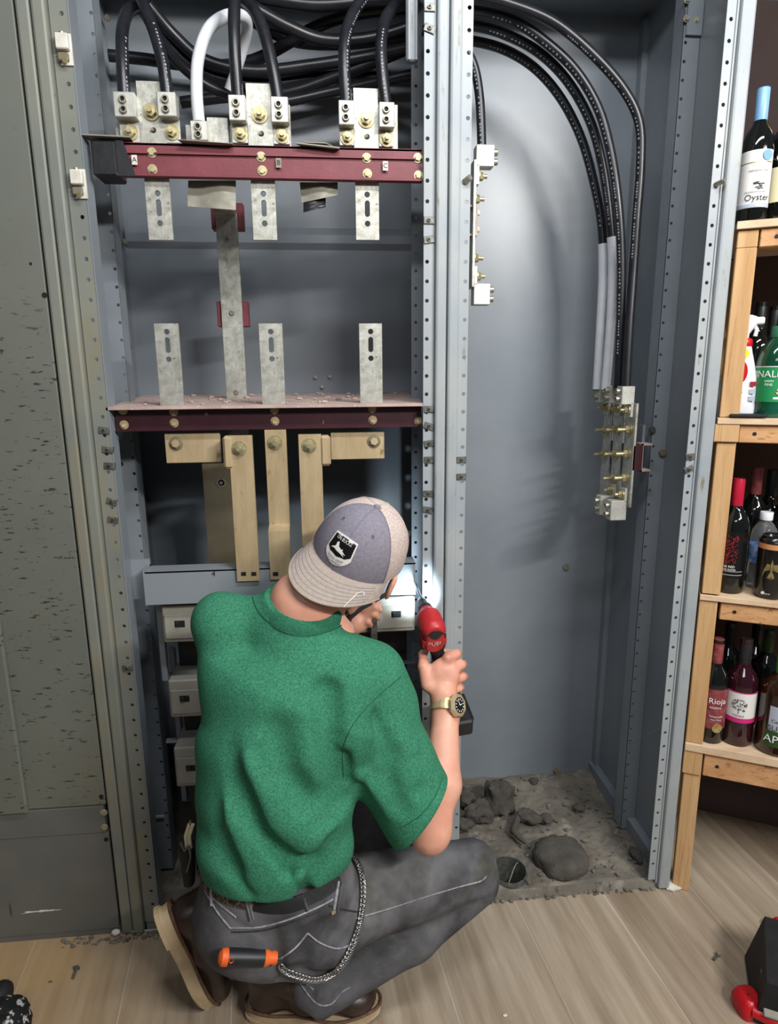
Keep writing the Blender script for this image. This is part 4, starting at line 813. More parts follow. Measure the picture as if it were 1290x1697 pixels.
def ex4(t, r, h):
    mb = MB(); R_ = r+.0015
    def pt(x, z): A = -math.pi/2+x/R_; return (R_*math.cos(A), R_*math.sin(A), z)
    for s in (1, -1):
        for k in range(6):
            x0 = s*.004; x1 = s*(.014+.0018*k); z0 = .098-.002*k; z1 = .088-.006*k+(.006 if k < 2 else 0); xm = s*(.012+.0012*k); zm = .1-.003*k
            mb.add([pt(x0, z0), pt(xm, zm), pt(x1, z1), pt(xm-s*.003, zm-.006), pt(x0, z0-.004)], [(0, 1, 2, 3, 4)])
        for k in range(3): mb.add([pt(0, .085), pt(s*(.003+.003*k), .062-.002*k+.003), pt(s*(.001+.003*k), .056+.002*k)], [(0, 1, 2)])
    mb.add([pt(-.003, .1), pt(0, .113), pt(.003, .1), pt(.003, .08), pt(-.003, .08)], [(0, 1, 2, 3, 4)])
    mb.build('bird_emblem', 'gold', t); disc(t, r, -22, .018, .004, 'wtxt')
bottle('drink_can', 1274, .04, Z3, .038, .172, 'blk', 'tall black can with a golden spread-winged bird on the third shelf', cat='can', prof=CAN, labels=[(.138, .152, -180, 180, 'orange')], texts=[('ENERGY', .005, -8, .017, 'wtxt')], extra=ex4)
for px, v, m, lab, h, cm in ((1236, .2, 'glass_dk', 'dark bottle with coppery neck at the back of the third shelf', .33, 'maroonl'), (1262, .24, 'glass_dk', 'dark bottle deep in the middle of the third shelf', .32, 'black'), (1290, .16, 'glass_dk', 'dark bottle with yellow-green neck at the right edge of the third shelf', .33, 'olive')):
    bottle('wine_bottle', px, v, Z3, .038, h, m, lab, cap=(.0155, h*.74, h+.001, cm), labels=[(.08, .16, -60, 60, 'olive' if cm == 'olive' else 'blk')])
def ex5(t, r, h): disc(t, r, 28, .052, .014, 'gold')
bottle('wine_bottle', 1175, .045, Z4, .0375, .31, 'glass_dk', 'wine bottle with maroon patterned label, leftmost on the lowest shelf', cap=(.0148, .228, .311, 'maroonl'), labels=[(.048, .17, -75, 75, 'maroonl')], texts=[('Rioja', .024, 20, .135, 'wtxt'), ('RESERVA', .008, 14, .115, 'wtxt'), ('Tempranillo', .008, 20, .088, 'wtxt'), ('Vino Tinto', .007, 20, .078, 'wtxt')], extra=ex5)
def ex6(t, r, h):
    mb = MB(); rnd = random.Random(5)
    for k in range(110):
        a = rnd.uniform(0, 6.28); q = math.sqrt(rnd.random()); x = .02*q*math.cos(a); z = .132+.016*q*math.sin(a); A = -math.pi/2+x/r; mb.box(((r+.0018)*math.cos(A), (r+.0018)*math.sin(A), z), (.0016, .001, .0012), Matrix.Rotation(A+math.pi/2, 3, 'Z'))
    mb.box((0, -(r+.0015), .112), (.0012, .001, .016)); mb.box((.013, -(r+.0008), .116), (.006, .001, .0035)); mb.build('tree_picture', 'ltxt', t)
bottle('wine_bottle', 1219, .06, Z4, .042, .315, 'glass_red', 'dark red wine bottle with white tree label and pink band on the lowest shelf', cap=(.0165, .232, .316, 'black'), labels=[(.088, .168, -80, 80, 'paper'), (.076, .09, -80, 80, 'pinkb'), (.166, .1685, -80, 80, 'pinkb')], texts=[('TISDALE', .0085, 0, .0975, 'ltxt')], extra=ex6)
RUM = lambda r, h: [(0, .004), (r*.9, 0), (r, .01), (r, h*.6), (r*1.02, h*.63), (r*.94, h*.7), (r*.6, h*.77), (r*.36, h*.82), (r*.34, h*.98), (0, h*.98)]
bottle('rum_bottle', 1283, .05, Z4, .053, .285, 'glass_am', 'amber bottle with green cap cut off by the frame on the lowest shelf', prof=RUM, cap=(.0195, .222, .287, 'green'), labels=[(.078, .15, -22, 75, 'greyl'), (.03, .078, -28, 75, 'gl_label')], texts=[('Captain', .014, 8, .108, 'ltxt'), ('SLICED', .021, 12, .087, 'ltxt'), ('APPLE', .032, 14, .053, 'wtxt')])
for px, v, lab, m in ((1196, .22, 'dark bottle behind and between the two leftmost bottles of the lowest shelf', 'black'), (1258, .2, 'bottle with greenish neck at the back of the lowest shelf', 'gl_label'), (1240, .26, 'dark bottle deepest at the back of the lowest shelf', 'black')):
    bottle('wine_bottle', px, v, Z4, .037, .3, 'glass_dk', lab, cap=(.0148, .22, .301, m))
# tool bag bottom right and patterned bag bottom left
M['bagblk'] = mat('black_nylon', '141416', '1c1c20', rough=.7, bump=.2, bscale=200, scale=30)
M['bagpat'] = mat('black_patterned_cloth', '0e0e10', 'b9b9b4', rough=.8, scale=42, contrast=(.56, .6), bump=.3)
q = atz(1236, 1640, .02); t = thing('tool_bag', (q.x+.1, q.y-.03, 0), 'black bag on red plastic feet at the lower right corner', 'bag'); mb = MB()
R_ = Matrix.Rotation(math.radians(-28), 3, 'Z'); c = atz(1283, 1600, .1)
mb.prism([c+R_ @ Vector(p) for p in ((-.045, .10, -.09), (-.045, -.09, -.09), (-.03, -.09, .03), (-.012, .10, .05))], R_ @ Vector((.2, 0, 0))); mb.build('bag_body', 'bagblk', t)
mb = MB(); mb.box(c+R_ @ Vector((-.0, -.06, -.03)), (.06, .1, .006), R_ @ Matrix.Rotation(.5, 3, 'X'), ch=.002); mb.build('bag_pocket', 'tape', t)
for k, (px, py) in enumerate(((1238, 1658), (1288, 1534))):
    c2 = atz(px, py, .03); mb = MB(); s = .03 if k == 0 else .014; ell_loft(mb, [(c2.x, c2.y, .0, s*.8, s, .6), (c2.x, c2.y, .03, s*.95, s*1.1, .6), (c2.x+.005, c2.y, .045, s*.8, s*.95, .6), (c2.x+.006, c2.y, .05, s*.6, s*.7, .6)], 20); f_ = mb.build('corner_foot', 'redp', t)
    if k == 0: mb = MB(); mb.cyl((c2.x, c2.y-.002, .0495), (c2.x, c2.y-.002, .0508), .0035); mb.build('screw', 'ltxt', f_)
mb = MB(); a = atz(1248, 1675, .03); b2 = atz(1310, 1705, .03); mb.tube([a, b2], .014, 10); mb.build('base_rail', 'redp', t)
t = thing('patterned_bag', atz(0, 1700, 0), 'black and white mottled fabric bag at the lower left corner', 'bag'); c = atz(-5, 1705, .04); mb = MB(); mb.blob((c.x, c.y, .03), (.07, .075, .06), 2, .2, 10, 40); mb.build('bag_body', 'bagpat', t)
c = atz(0, 1645, .03); mb = MB(); mb.blob((c.x+.0, c.y, .02), (.028, .035, .03), 3, .1, 10, 24); mb.build('strap_pad', 'bagblk', t)
#==STAGE3==
# ================================================================== PERSON
import openvdb as vdb
def cv(x, y, t): return rt*x+up*y-fw*t            # camera-aligned direction: right, up, toward the viewer
class Field:
    def __init__(s, lo, hi, h):
        s.lo = np.array(lo, float); s.h = h; s.n = np.ceil((np.array(hi)-s.lo)/h).astype(int)+1; s.a = np.full(s.n, .06, np.float32)
    def _sub(s, lo, hi):
        i0 = np.clip(np.floor((np.array(lo)-s.lo)/s.h).astype(int), 0, s.n-1); i1 = np.clip(np.ceil((np.array(hi)-s.lo)/s.h).astype(int)+1, 1, s.n)
        sl = tuple(slice(a, b) for a, b in zip(i0, i1)); g = [(s.lo[k]+s.h*np.arange(i0[k], i1[k])).astype(np.float32) for k in range(3)]
        return sl, np.meshgrid(*g, indexing='ij', sparse=True)
    def op(s, fn, lo, hi, k=.01, mode='add'):
        sl, P = s._sub(np.array(lo)-k-.012, np.array(hi)+k+.012); b = fn(*P).astype(np.float32); a = s.a[sl]
        if mode == 'sub': a_ = -a
        else: a_ = a
        hh = np.clip(.5+.5*(b-a_)/max(k, 1e-5), 0, 1); r = b*(1-hh)+a_*hh-k*hh*(1-hh)
        s.a[sl] = -r if mode == 'sub' else r
    def cap(s, p0, p1, r0, r1, k=.01, mode='add', ell=None):
        """tapered capsule; ell=(dir, factor): stretched along dir"""
        p0, p1 = np.array(p0, float), np.array(p1, float); d = p1-p0; L2 = max(d@d, 1e-9); R = max(r0, r1)*(ell[1] if ell else 1)
        if ell: e = np.array(ell[0], float); e /= np.linalg.norm(e); q = 1/ell[1]-1
        def fn(X, Y, Z):
            t = np.clip(((X-p0[0])*d[0]+(Y-p0[1])*d[1]+(Z-p0[2])*d[2])/L2, 0, 1)
            vx, vy, vz = X-p0[0]-t*d[0], Y-p0[1]-t*d[1], Z-p0[2]-t*d[2]
            if ell: m = (vx*e[0]+vy*e[1]+vz*e[2])*q; vx = vx+m*e[0]; vy = vy+m*e[1]; vz = vz+m*e[2]
            return np.sqrt(vx*vx+vy*vy+vz*vz)-(r0+(r1-r0)*t)
        s.op(fn, np.minimum(p0, p1)-R, np.maximum(p0, p1)+R, k, mode)
    def ell(s, c, ax, rad, k=.01, mode='add'):
        c = np.array(c, float); ax = [np.array(a, float)/np.linalg.norm(a) for a in ax]; m = min(rad); R = max(rad)
        def fn(X, Y, Z):
            x, y, z = X-c[0], Y-c[1], Z-c[2]; q = 0; g = 0
            for a, r in zip(ax, rad): u = (x*a[0]+y*a[1]+z*a[2]); q = q+(u/r)**2; g = g+(u/r/r)**2
            k0 = np.sqrt(q); k1 = np.sqrt(g)+1e-6; return k0*(k0-1)/k1
        s.op(fn, c-R, c+R, k, mode)
    def plane_cut(s, p, n, lo, hi):
        p = np.array(p, float); n = np.array(n, float); n /= np.linalg.norm(n); sl, P = s._sub(lo, hi)
        b = (P[0]-p[0])*n[0]+(P[1]-p[1])*n[1]+(P[2]-p[2])*n[2]; s.a[sl] = np.maximum(s.a[sl], b.astype(np.float32))
    def groove(s, pts, sig, amp):
        pts = [np.array(p, float) for p in pts]; al_ = np.array(pts); R = sig*3; sl, P = s._sub(al_.min(0)-R, al_.max(0)+R); best = None
        for a, b in zip(pts[:-1], pts[1:]):
            d = b-a; t = np.clip(((P[0]-a[0])*d[0]+(P[1]-a[1])*d[1]+(P[2]-a[2])*d[2])/(d@d), 0, 1)
            q = (P[0]-a[0]-t*d[0])**2+(P[1]-a[1]-t*d[1])**2+(P[2]-a[2]-t*d[2])**2; best = q if best is None else np.minimum(best, q)
        s.a[sl] += (amp*np.exp(-best/(2*sig*sig))).astype(np.float32)
    def mesh(s, name, m, parent=None, smooth=2, **kw):
        a = s.a
        for _ in range(smooth):
            for ax in range(3): a = .25*np.roll(a, 1, ax)+.5*a+.25*np.roll(a, -1, ax)
        g = vdb.FloatGrid(.06); g.copyFromArray(np.ascontiguousarray(np.clip(a, -.06, .06))); pts, quads = g.convertToQuads(isovalue=0.0)
        pts = pts*s.h+s.lo; me_off = ORG[parent.name] if parent is not None and parent.name in ORG else Vector((0, 0, 0))
        if parent is not None:
            r_ = parent
            while r_.parent is not None: r_ = r_.parent
            me_off = ORG.get(r_.name, Vector((0, 0, 0)))
        else:
            mn, mx = pts.min(0), pts.max(0); me_off = Vector(((mn[0]+mx[0])/2, (mn[1]+mx[1])/2, mn[2]))
        pts = pts-np.array(me_off); me = bpy.data.meshes.new(name); me.from_pydata(pts.tolist(), [], quads.tolist()); me.materials.append(M[m] if isinstance(m, str) else m)
        me.polygons.foreach_set('use_smooth', [True]*len(me.polygons)); me.update(); o = bpy.data.objects.new(name, me); COL.objects.link(o)
        if parent is None: o.location = me_off; ORG[o.name] = Vector(me_off)
        else: o.parent = parent
        return setp(o, **kw)
M['skin'] = mat('skin', 'd0937c', 'dba58e', rough=.45, scale=14, bump=.06, bscale=120, spots=[('b97462', 5, (1, 1, 1), .58, .75)])
M['skin'].node_tree.nodes['Principled BSDF'].inputs['Subsurface Weight'].default_value = .08
M['skin'].node_tree.nodes['Principled BSDF'].inputs['Subsurface Scale'].default_value = .01
M['shirt'] = mat('heather_green_jersey', '27684c', '418468', rough=.9, scale=260, bump=.25, bscale=420, spec=.2, detail=3, spots=[('62a083', 330, (1, 1, 1), .60, .72)])
M['shirt_rib'] = mat('green_rib_knit', '22604a', '387459', rough=.9, scale=240, bump=.3, bscale=300, spec=.2)
M['seam'] = mat('dark_green_seam', '15573a', rough=.9)
M['denim'] = mat('faded_grey_denim', '424244', '66666a', rough=.9, scale=7, bump=.3, bscale=380, spec=.15, spots=[('7c7c7e', 3.2, (1, 1, 1), .48, .72), ('44432f', 4, (1, 1, 1), .56, .75), ('8b8b8e', 300, (1, 1, 1), .64, .72)])
M['thread'] = mat('pale_denim_stitch', 'a9a9ac', '77777a', rough=.9, scale=120)
M['ddenim'] = mat('dark_denim', '28282b', '353538', rough=.9, scale=200)
M['leather'] = mat('dark_brown_leather', '2b211c', '3f3028', rough=.38, scale=9, bump=.18, bscale=60, spots=[('6a5647', 6, (1, 1, 1), .6, .75)])
M['sole'] = mat('tan_crepe_sole', 'a08c6c', 'b7a283', rough=.75, scale=14, bump=.2, bscale=60)
M['welt'] = mat('brown_welt', '4c3527', '6a4d39', rough=.6, scale=90)
M['capg'] = mat('grey_twill', '77737f', '85818c', rough=.9, scale=160, bump=.12, bscale=500, spec=.15)
M['capm'] = mat('pale_taupe_mesh', 'b5a49e', 'd0c0b8', rough=.9, scale=330, contrast=(.45, .55), bump=.5, bscale=420, spec=.15)
M['capb'] = mat('taupe_brim_cloth', '94897f', 'a0958b', rough=.9, scale=120, bump=.1, bscale=400, spec=.15)
M['hair'] = mat('short_brown_hair', '3a2a20', '51392a', rough=.8, scale=200, bump=.4, bscale=300)
M['goldw'] = mat('champagne_steel', 'c4b389', 'd8caa2', rough=.35, metal=.6, scale=40)
M['redt'] = mat('red_tool_plastic', 'a8262a', 'b83034', rough=.4, scale=30)
M['chrome'] = mat('chain_steel', '9a9a9a', 'b4b4b4', rough=.25, metal=.95, scale=60)
M['orangep'] = mat('orange_grip', 'd9581c', 'e56a2a', rough=.5, scale=30)
M['belt'] = mat('worn_tooled_belt', '3f332a', '85715c', rough=.8, scale=150, contrast=(.5, .58), bump=.5, bscale=160)

# --- joints
C7 = at(492, 1012, -.345); HC = at(599, 906, -.225); NB = at(502, 1000, -.318); NT = at(580, 958, -.235)
Up_ = cv(.33, .79, .51).normalized(); Br = cv(-.50, -.46, .73); Br = (Br-Up_*Br.dot(Up_)).normalized(); Fc = -Br; Sd = Up_.cross(Br).normalized()
SHR = at(628, 1165, -.31); ELB = at(714, 1372, -.375); WR = at(739, 1185, -.225)
SHL = at(365, 1045, -.27); ELL = at(392, 1120, -.02); WRL = at(560, 1050, -.03)
HIPC = at(455, 1500, -.37)
f = Field((-.42, -.58, .3), (.42, .12, 1.34), .0035)
f.cap(at(495, 1130, -.34), at(460, 1290, -.36), .07, .08, .02, ell=(rt, 1.35)); f.cap(at(460, 1290, -.36), at(452, 1470, -.36), .08, .08, .03, ell=(rt, 1.2))
f.cap(SHL, at(495, 1085, -.33), .04, .055, .02); f.cap(SHR, at(495, 1095, -.33), .05, .055, .02)
f.cap(NB+Vector((0, 0, -.05)), NB, .07, .062, .02); f.cap(NB, NT, .062, .054, .03)
f.cap(at(450, 1030, -.31), at(556, 1052, -.31), .042, .042, .02)
# head with a face looking away from the viewer
f.ell(HC+Fc*.008, (Fc, Sd, Up_), (.092, .078, .105), .015); f.ell(HC-Up_*.07+Fc*.025, (Fc, Sd, Up_), (.07, .058, .06), .025)
f.cap(HC-Up_*.115+Fc*.06, HC-Up_*.11+Fc*.072, .022, .02, .02); f.cap(HC-Up_*.02+Fc*.095, HC-Up_*.055+Fc*.113, .008, .014, .012)
for s in (-1, 1):
    f.ell(HC-Up_*.018+Fc*.088+Sd*s*.032, (Fc, Sd, Up_), (.012, .018, .011), .006, 'sub')
    f.ell(HC-Up_*.018+Fc*.080+Sd*s*.032, (Fc, Sd, Up_), (.012, .013, .012), .002)
    e = HC-Up_*.047-Fc*.008+Sd*s*.101
    f.ell(e+Up_*.004, (Fc*.8-Sd*s*.5, Sd*s*.8+Fc*.3, Up_+Fc*-.2), (.020, .008, .034), .005); f.ell(e+Sd*s*.008+Fc*.004, (Fc, Sd, Up_), (.010, .006, .018), .004, 'sub')
for zz in (.088, .096): f.cap(HC-Up_*zz+Fc*.093-Sd*.02, HC-Up_*zz+Fc*.093+Sd*.02, .006, .006, .004)
# right arm
f.cap(SHR, ELB, .05, .043, .02); el2 = at(712, 1388, -.385); f.ell(el2, (rt, up, fw), (.036, .034, .036), .02)
mid = at(731, 1300, -.325); f.cap(ELB, mid, .041, .042, .02); f.cap(mid, WR, .042, .0285, .02, ell=(rt, 1.06))
# right hand wrapped round the grip
pc = at(732, 1118, -.185)
f.cap(WR, at(735, 1150, -.205), .0275, .03, .015, ell=(rt, 1.1)); f.ell(at(735, 1120, -.19), (cv(1, -.15, 0), cv(.1, 1, .2), fw), (.039, .044, .02), .014)
gx = at(733, 1110, -.13)   # grip axis
kn = [(756, 1084), (764, 1102), (766, 1122), (761, 1140)]
for i, (x, y) in enumerate(kn):
    a = at(x-14, y+6, -.185); k1 = at(x, y, -.172); k2 = at(x+3, y-1, -.135); k3 = at(x-16, y-2, -.105); k4 = at(x-34, y, -.105); r_ = (.0112, .0114, .0108, .0096)[i]
    f.cap(a, k1, r_*1.15, r_*1.1, .008); f.cap(k1, k2, r_*1.08, r_, .003); f.cap(k2, k3, r_, r_*.95, .003); f.cap(k3, k4, r_*.95, r_*.82, .003)
a = at(709, 1135, -.195); f.cap(a, at(702, 1105, -.18), .017, .0135, .012); f.cap(at(702, 1105, -.18), at(701, 1085, -.15), .0125, .011, .006); f.cap(at(701, 1085, -.15), at(706, 1078, -.12), .011, .009, .004)
# left arm reaching into the bay, hand pinching a tool
f.cap(SHL, ELL, .048, .042, .02); f.cap(ELL, WRL, .04, .028, .02); hl = at(588, 1035, -.035); f.cap(WRL, hl, .027, .026, .014); f.ell(at(592, 1028, -.035), (rt, up, fw), (.036, .028, .02), .012)
for i, (x0, y0, x1, y1, x2, y2) in enumerate(((600, 1004, 618, 996, 628, 1000), (604, 1012, 622, 1006, 630, 1011), (604, 1022, 620, 1018, 626, 1024), (598, 1030, 610, 1030, 614, 1036))):
    f.cap(at(x0, y0, -.04), at(x1, y1, -.05), .010, .0092, .004); f.cap(at(x1, y1, -.05), at(x2, y2, -.038), .0092, .008, .003)
f.cap(at(582, 1012, -.045), at(592, 998, -.055), .012, .0105, .008); f.cap(at(592, 998, -.055), at(604, 992, -.055), .0105, .009, .003)
person = f.mesh('person', 'skin', None, 1, label='person kneeling with back turned, in green shirt and gray cap, drilling at the centre post', cat='person')

# --- shirt
s = Field((-.40, -.62, .38), (.40, .05, 1.16), .004)
def pw(x0, x1, y, Y): a, b = at(x0, y, Y), at(x1, y, Y); return (a+b)/2, (b-a).length/2
tilt = cv(.93, -.34, .0)
secs = [(380, 636, 1112, -.338, .086, tilt), (345, 634, 1150, -.35, .115, tilt), (336, 602, 1230, -.365, .122, rt), (335, 580, 1310, -.375, .124, rt), (334, 574, 1390, -.375, .125, rt), (338, 572, 1445, -.375, .122, rt)]
pr_ = None
for (x0, x1, y, Y, B, dr) in secs:
    c, A = pw(x0, x1, y, Y)
    if pr_: s.cap(pr_[0], c, pr_[2], B, .035, ell=(dr, (A/B+pr_[1]/pr_[2])/2))
    pr_ = (c, A, B)
s.cap(at(362, 1030, -.285), at(370, 1065, -.10), .052, .062, .03); s.cap(at(368, 1022, -.285), at(452, 1030, -.315), .050, .050, .03); s.cap(at(374, 1050, -.31), at(382, 1150, -.34), .052, .05, .04)
s.cap(at(500, 1072, -.335), at(612, 1124, -.325), .060, .066, .03); s.cap(at(615, 1120, -.325), at(628, 1165, -.32), .07, .082, .04)
s.cap(at(560, 1120, -.355), at(545, 1200, -.375), .08, .08, .04)
n0, n1, n2 = at(622, 1172, -.325), at(650, 1262, -.345), at(700, 1352, -.372)
s.cap(n0, n1, .082, .091, .03); s.cap(n1, n2, .091, .090, .02, ell=(cv(-.62, .78, 0), 1.06))
NR = Vector(NB)+up*.012; nrm = cv(.24, .86, .45).normalized()
s.cap(NB-nrm*.045, NB-nrm*.01, .088, .078, .04)
# openings
s.plane_cut(at(703, 1340, -.37), cv(.78, -.62, .0), at(600, 1500, -.55)-Vector((0, .1, .1)), at(800, 1200, -.2)+Vector((0.05, .1, .05)))
s.cap(at(690, 1330, -.367), at(730, 1380, -.385), .066, .074, .003, 'sub'); s.cap(NB-nrm*.03, NB+nrm*.06, .066, .068, .004, 'sub')
s.plane_cut(NB+nrm*.012, nrm, NB-Vector((.12, .12, .04)), NB+Vector((.12, .12, .15)))
# hem: bloused over the belt
s.plane_cut(at(458, 1486, -.488), Vector((.05, 0, -1)), (-.4, -.62, .38), (.4, .05, .62)); s.cap(at(372, 1405, -.42), at(458, 1425, -.43), .052, .064, .02); s.cap(at(458, 1425, -.43), at(545, 1405, -.41), .064, .05, .02)
def G(pts, sig, amp):
    P = []
    for x, y, Y in pts: P.append(np.array(at(x, y, Y)))
    s.groove(P, sig, amp*1.45)
B_ = lambda y: -.465 if y < 1150 else (-.49 if y < 1450 else -.485)
def GB_(pts, sig, amp): G([(x, y, B_(y)) for x, y in pts], sig, amp)
GB_([(352, 1190), (385, 1290), (430, 1370), (480, 1420), (520, 1430)], .014, .020)
GB_([(372, 1180), (410, 1270), (465, 1350), (510, 1395)], .016, -.010)
GB_([(340, 1300), (352, 1380), (385, 1440)], .013, .010); GB_([(345, 1395), (368, 1440)], .010, .008)
GB_([(455, 1220), (470, 1280), (510, 1330), (560, 1335)], .020, .020)
GB_([(420, 1180), (440, 1260), (470, 1330), (530, 1385), (560, 1375)], .015, -.008)
G([(540, 1150, -.45), (545, 1210, -.47), (553, 1275, -.47), (566, 1330, -.46)], .016, .034)
G([(578, 1180, -.42), (572, 1240, -.44), (570, 1290, -.44)], .012, .012)
G([(600, 1160, -.41), (578, 1200, -.43), (566, 1230, -.45)], .010, -.009)
G([(612, 1150, -.40), (585, 1196, -.42)], .007, .009)
G([(655, 1130, -.36), (625, 1155, -.40), (590, 1195, -.43), (572, 1240, -.44)], .004, .004)
G([(690, 1270, -.44), (700, 1310, -.44)], .012, .008); G([(640, 1290, -.44), (670, 1345, -.45)], .012, .006); G([(668, 1230, -.42), (690, 1290, -.43)], .012, -.006)
G([(600, 1290, -.44), (640, 1350, -.44)], .012, -.006); G([(718, 1280, -.43), (725, 1315, -.43)], .008, .009)
G([(732, 1296, -.40), (713, 1338, -.43), (668, 1376, -.44)], .0035, .0035)
GB_([(555, 1395), (525, 1440), (500, 1475)], .010, .011); GB_([(470, 1440), (500, 1462), (512, 1478)], .008, .007); GB_([(370, 1390), (395, 1450), (420, 1472)], .012, .008); GB_([(535, 1380), (500, 1440)], .013, -.007)
G([(420, 1062, -.42), (470, 1082, -.44), (520, 1085, -.44)], .010, .003)
GB_([(360, 1120), (372, 1180), (395, 1240)], .012, .006); GB_([(480, 1120), (520, 1150), (545, 1180)], .02, .006)
GB_([(345, 1230), (362, 1320), (395, 1400), (440, 1450)], .010, -.007); GB_([(395, 1300), (430, 1380), (480, 1440)], .009, .006)
GB_([(430, 1250), (452, 1320), (500, 1370), (545, 1365)], .012, .009); GB_([(560, 1350), (530, 1400), (480, 1440)], .010, .006)
G([(615, 1180, -.41), (640, 1240, -.43), (650, 1300, -.44)], .010, .006); G([(590, 1310, -.44), (630, 1360, -.45)], .009, .005); G([(650, 1200, -.40), (690, 1240, -.41)], .010, -.006)
shirt = s.mesh('shirt', 'shirt', person, 1)
# collar: a raised knit band round the neck opening
ax1 = nrm.orthogonal().normalized(); ax2 = nrm.cross(ax1)
mb = MB(); n = 48; vs = []
prof = [(.070, .010), (.073, .012), (.077, .009), (.085, -.007), (.0875, -.016), (.080, -.022), (.071, -.004)]
for i in range(n):
    t_ = 2*math.pi*i/n; d = ax1*math.cos(t_)+ax2*math.sin(t_)
    for r_, h_ in prof: vs.append(NB+d*r_+nrm*h_)
m_ = len(prof); mb.add(vs, [(i*m_+j, i*m_+(j+1) % m_, ((i+1) % n)*m_+(j+1) % m_, ((i+1) % n)*m_+j) for i in range(n) for j in range(m_)], True)
mb.build('collar', 'shirt_rib', shirt)

# --- jeans
j = Field((-.46, -.62, -.01), (.50, .22, .62), .004)
HLc, HRc = at(408, 1512, -.365), at(520, 1528, -.36)
pel, A = pw(330, 590, 1462, -.365); j.cap(pel, at(450, 1520, -.37), .118, .12, .03, ell=(rt, A/.118))
j.ell(HLc+up*.0, (rt, up, fw), (.095, .098, .112), .03); j.ell(HRc-up*.0, (rt, up, fw), (.105, .105, .112), .03)
KR = at(772, 1443, -.20); j.cap(at(545, 1500, -.33), KR, .100, .074, .03); j.ell(at(790, 1440, -.205), (rt, up, fw), (.052, .07, .06), .02)
CU = at(556, 1622, -.32); j.cap(at(790, 1462, -.20), at(680, 1540, -.265), .058, .070, .02); j.cap(at(680, 1540, -.265), CU, .070, .060, .02); j.cap(CU, at(528, 1636, -.335), .058, .064, .012)
KL = Vector((-.235, .10, .085)); j.cap(at(412, 1500, -.32), KL, .095, .075, .04); j.cap(KL, Vector((-.29, -.22, .13)), .068, .06, .02)
# clip under the shirt, at the cuff
j.plane_cut(at(512, 1652, -.34), cv(-.78, -.62, .1), at(420, 1697, -.45)-Vector((.05, .1, .1)), at(600, 1600, -.25)+Vector((0, .1, .03)))
j.plane_cut(at(450, 1392, -.4), up, at(300, 1480, -.5)-Vector((0, .1, 0)), at(620, 1330, -.2)+Vector((0, .15, .05)))
def GJ(pts, sig, amp): j.groove([np.array(at(x, y, Y)) for x, y, Y in pts], sig, amp*1.6)
GJ([(600, 1640, -.40), (660, 1590, -.38), (720, 1530, -.35), (775, 1490, -.31), (800, 1478, -.28)], .012, .016)
GJ([(740, 1500, -.33), (790, 1488, -.30)], .008, .010); GJ([(760, 1520, -.32), (800, 1500, -.28)], .008, .010); GJ([(755, 1475, -.33), (800, 1462, -.29)], .008, .005)
GJ([(590, 1470, -.42), (640, 1500, -.41), (700, 1500, -.38)], .02, .006); GJ([(640, 1610, -.38), (655, 1585, -.38), (650, 1560, -.36)], .008, .008)
GJ([(540, 1540, -.47), (570, 1560, -.46), (620, 1560, -.42)], .014, .009); GJ([(490, 1600, -.47), (540, 1612, -.45), (600, 1600, -.42)], .013, .008)
GJ([(450, 1540, -.49), (462, 1590, -.48), (470, 1620, -.46)], .012, .010); GJ([(560, 1650, -.38), (600, 1630, -.38)], .008, .008); GJ([(520, 1610, -.40), (530, 1650, -.39)], .007, -.005)
GJ([(600, 1420, -.40), (680, 1440, -.38), (740, 1430, -.34)], .018, .005); GJ([(620, 1545, -.42), (560, 1580, -.43)], .01, -.005)
GJ([(340, 1470, -.44), (390, 1530, -.47), (470, 1560, -.49)], .004, .003)
GJ([(620, 1400, -.40), (650, 1450, -.42), (640, 1500, -.42)], .012, .004); GJ([(690, 1520, -.36), (740, 1515, -.34), (790, 1495, -.30)], .006, .006)
GJ([(600, 1590, -.42), (640, 1600, -.39), (690, 1570, -.37)], .008, -.004); GJ([(470, 1530, -.49), (500, 1560, -.49), (505, 1600, -.48)], .010, .005)
jeans = j.mesh('jeans', 'denim', person, 1)

# surface snapping helper: cast a ray from the lens direction onto a mesh part
from mathutils.bvhtree import BVHTree
def bvh(o, root): off = ORG[root.name]; return BVHTree.FromPolygons([v.co+off for v in o.data.vertices], [tuple(p.vertices) for p in o.data.polygons])
BJ, BS, BP = bvh(jeans, person), bvh(shirt, person), bvh(person, person)
def on(B, x, y, lift=.001):
    h = B.ray_cast(CP, ray(x, y).normalized()); 
    return (h[0]+h[1]*lift, h[1]) if h[0] is not None else None
def strip_on(B, pts, w, m, nm, parent, lift=.0015, th=.0015, n=8):
    P = []; pts3 = [Vector((x, y, 0)) for x, y in pts]; 
    for q in spline(pts3, n):
        h = on(B, q.x, q.y, lift)
        if h: P.append(h)
    if len(P) < 2: return None
    vs = []; k = len(P)
    for i in range(k):
        T_ = (P[min(i+1, k-1)][0]-P[max(i-1, 0)][0]).normalized(); sd = T_.cross(P[i][1]).normalized(); c = P[i][0]; nn = P[i][1]
        vs += [c-sd*w/2-nn*th*1.5, c-sd*w/2+nn*th*.3, c+nn*th, c+sd*w/2+nn*th*.3, c+sd*w/2-nn*th*1.5]
    mb = MB(); mb.add(vs, [(i*5+a, i*5+(a+1) % 5, (i+1)*5+(a+1) % 5, (i+1)*5+a) for i in range(k-1) for a in range(5)], True); mb.add(vs[:5], [(0, 1, 2, 3, 4)]); mb.add(vs[-5:], [(4, 3, 2, 1, 0)])
    return mb.build(nm, m, parent, sharp=60)
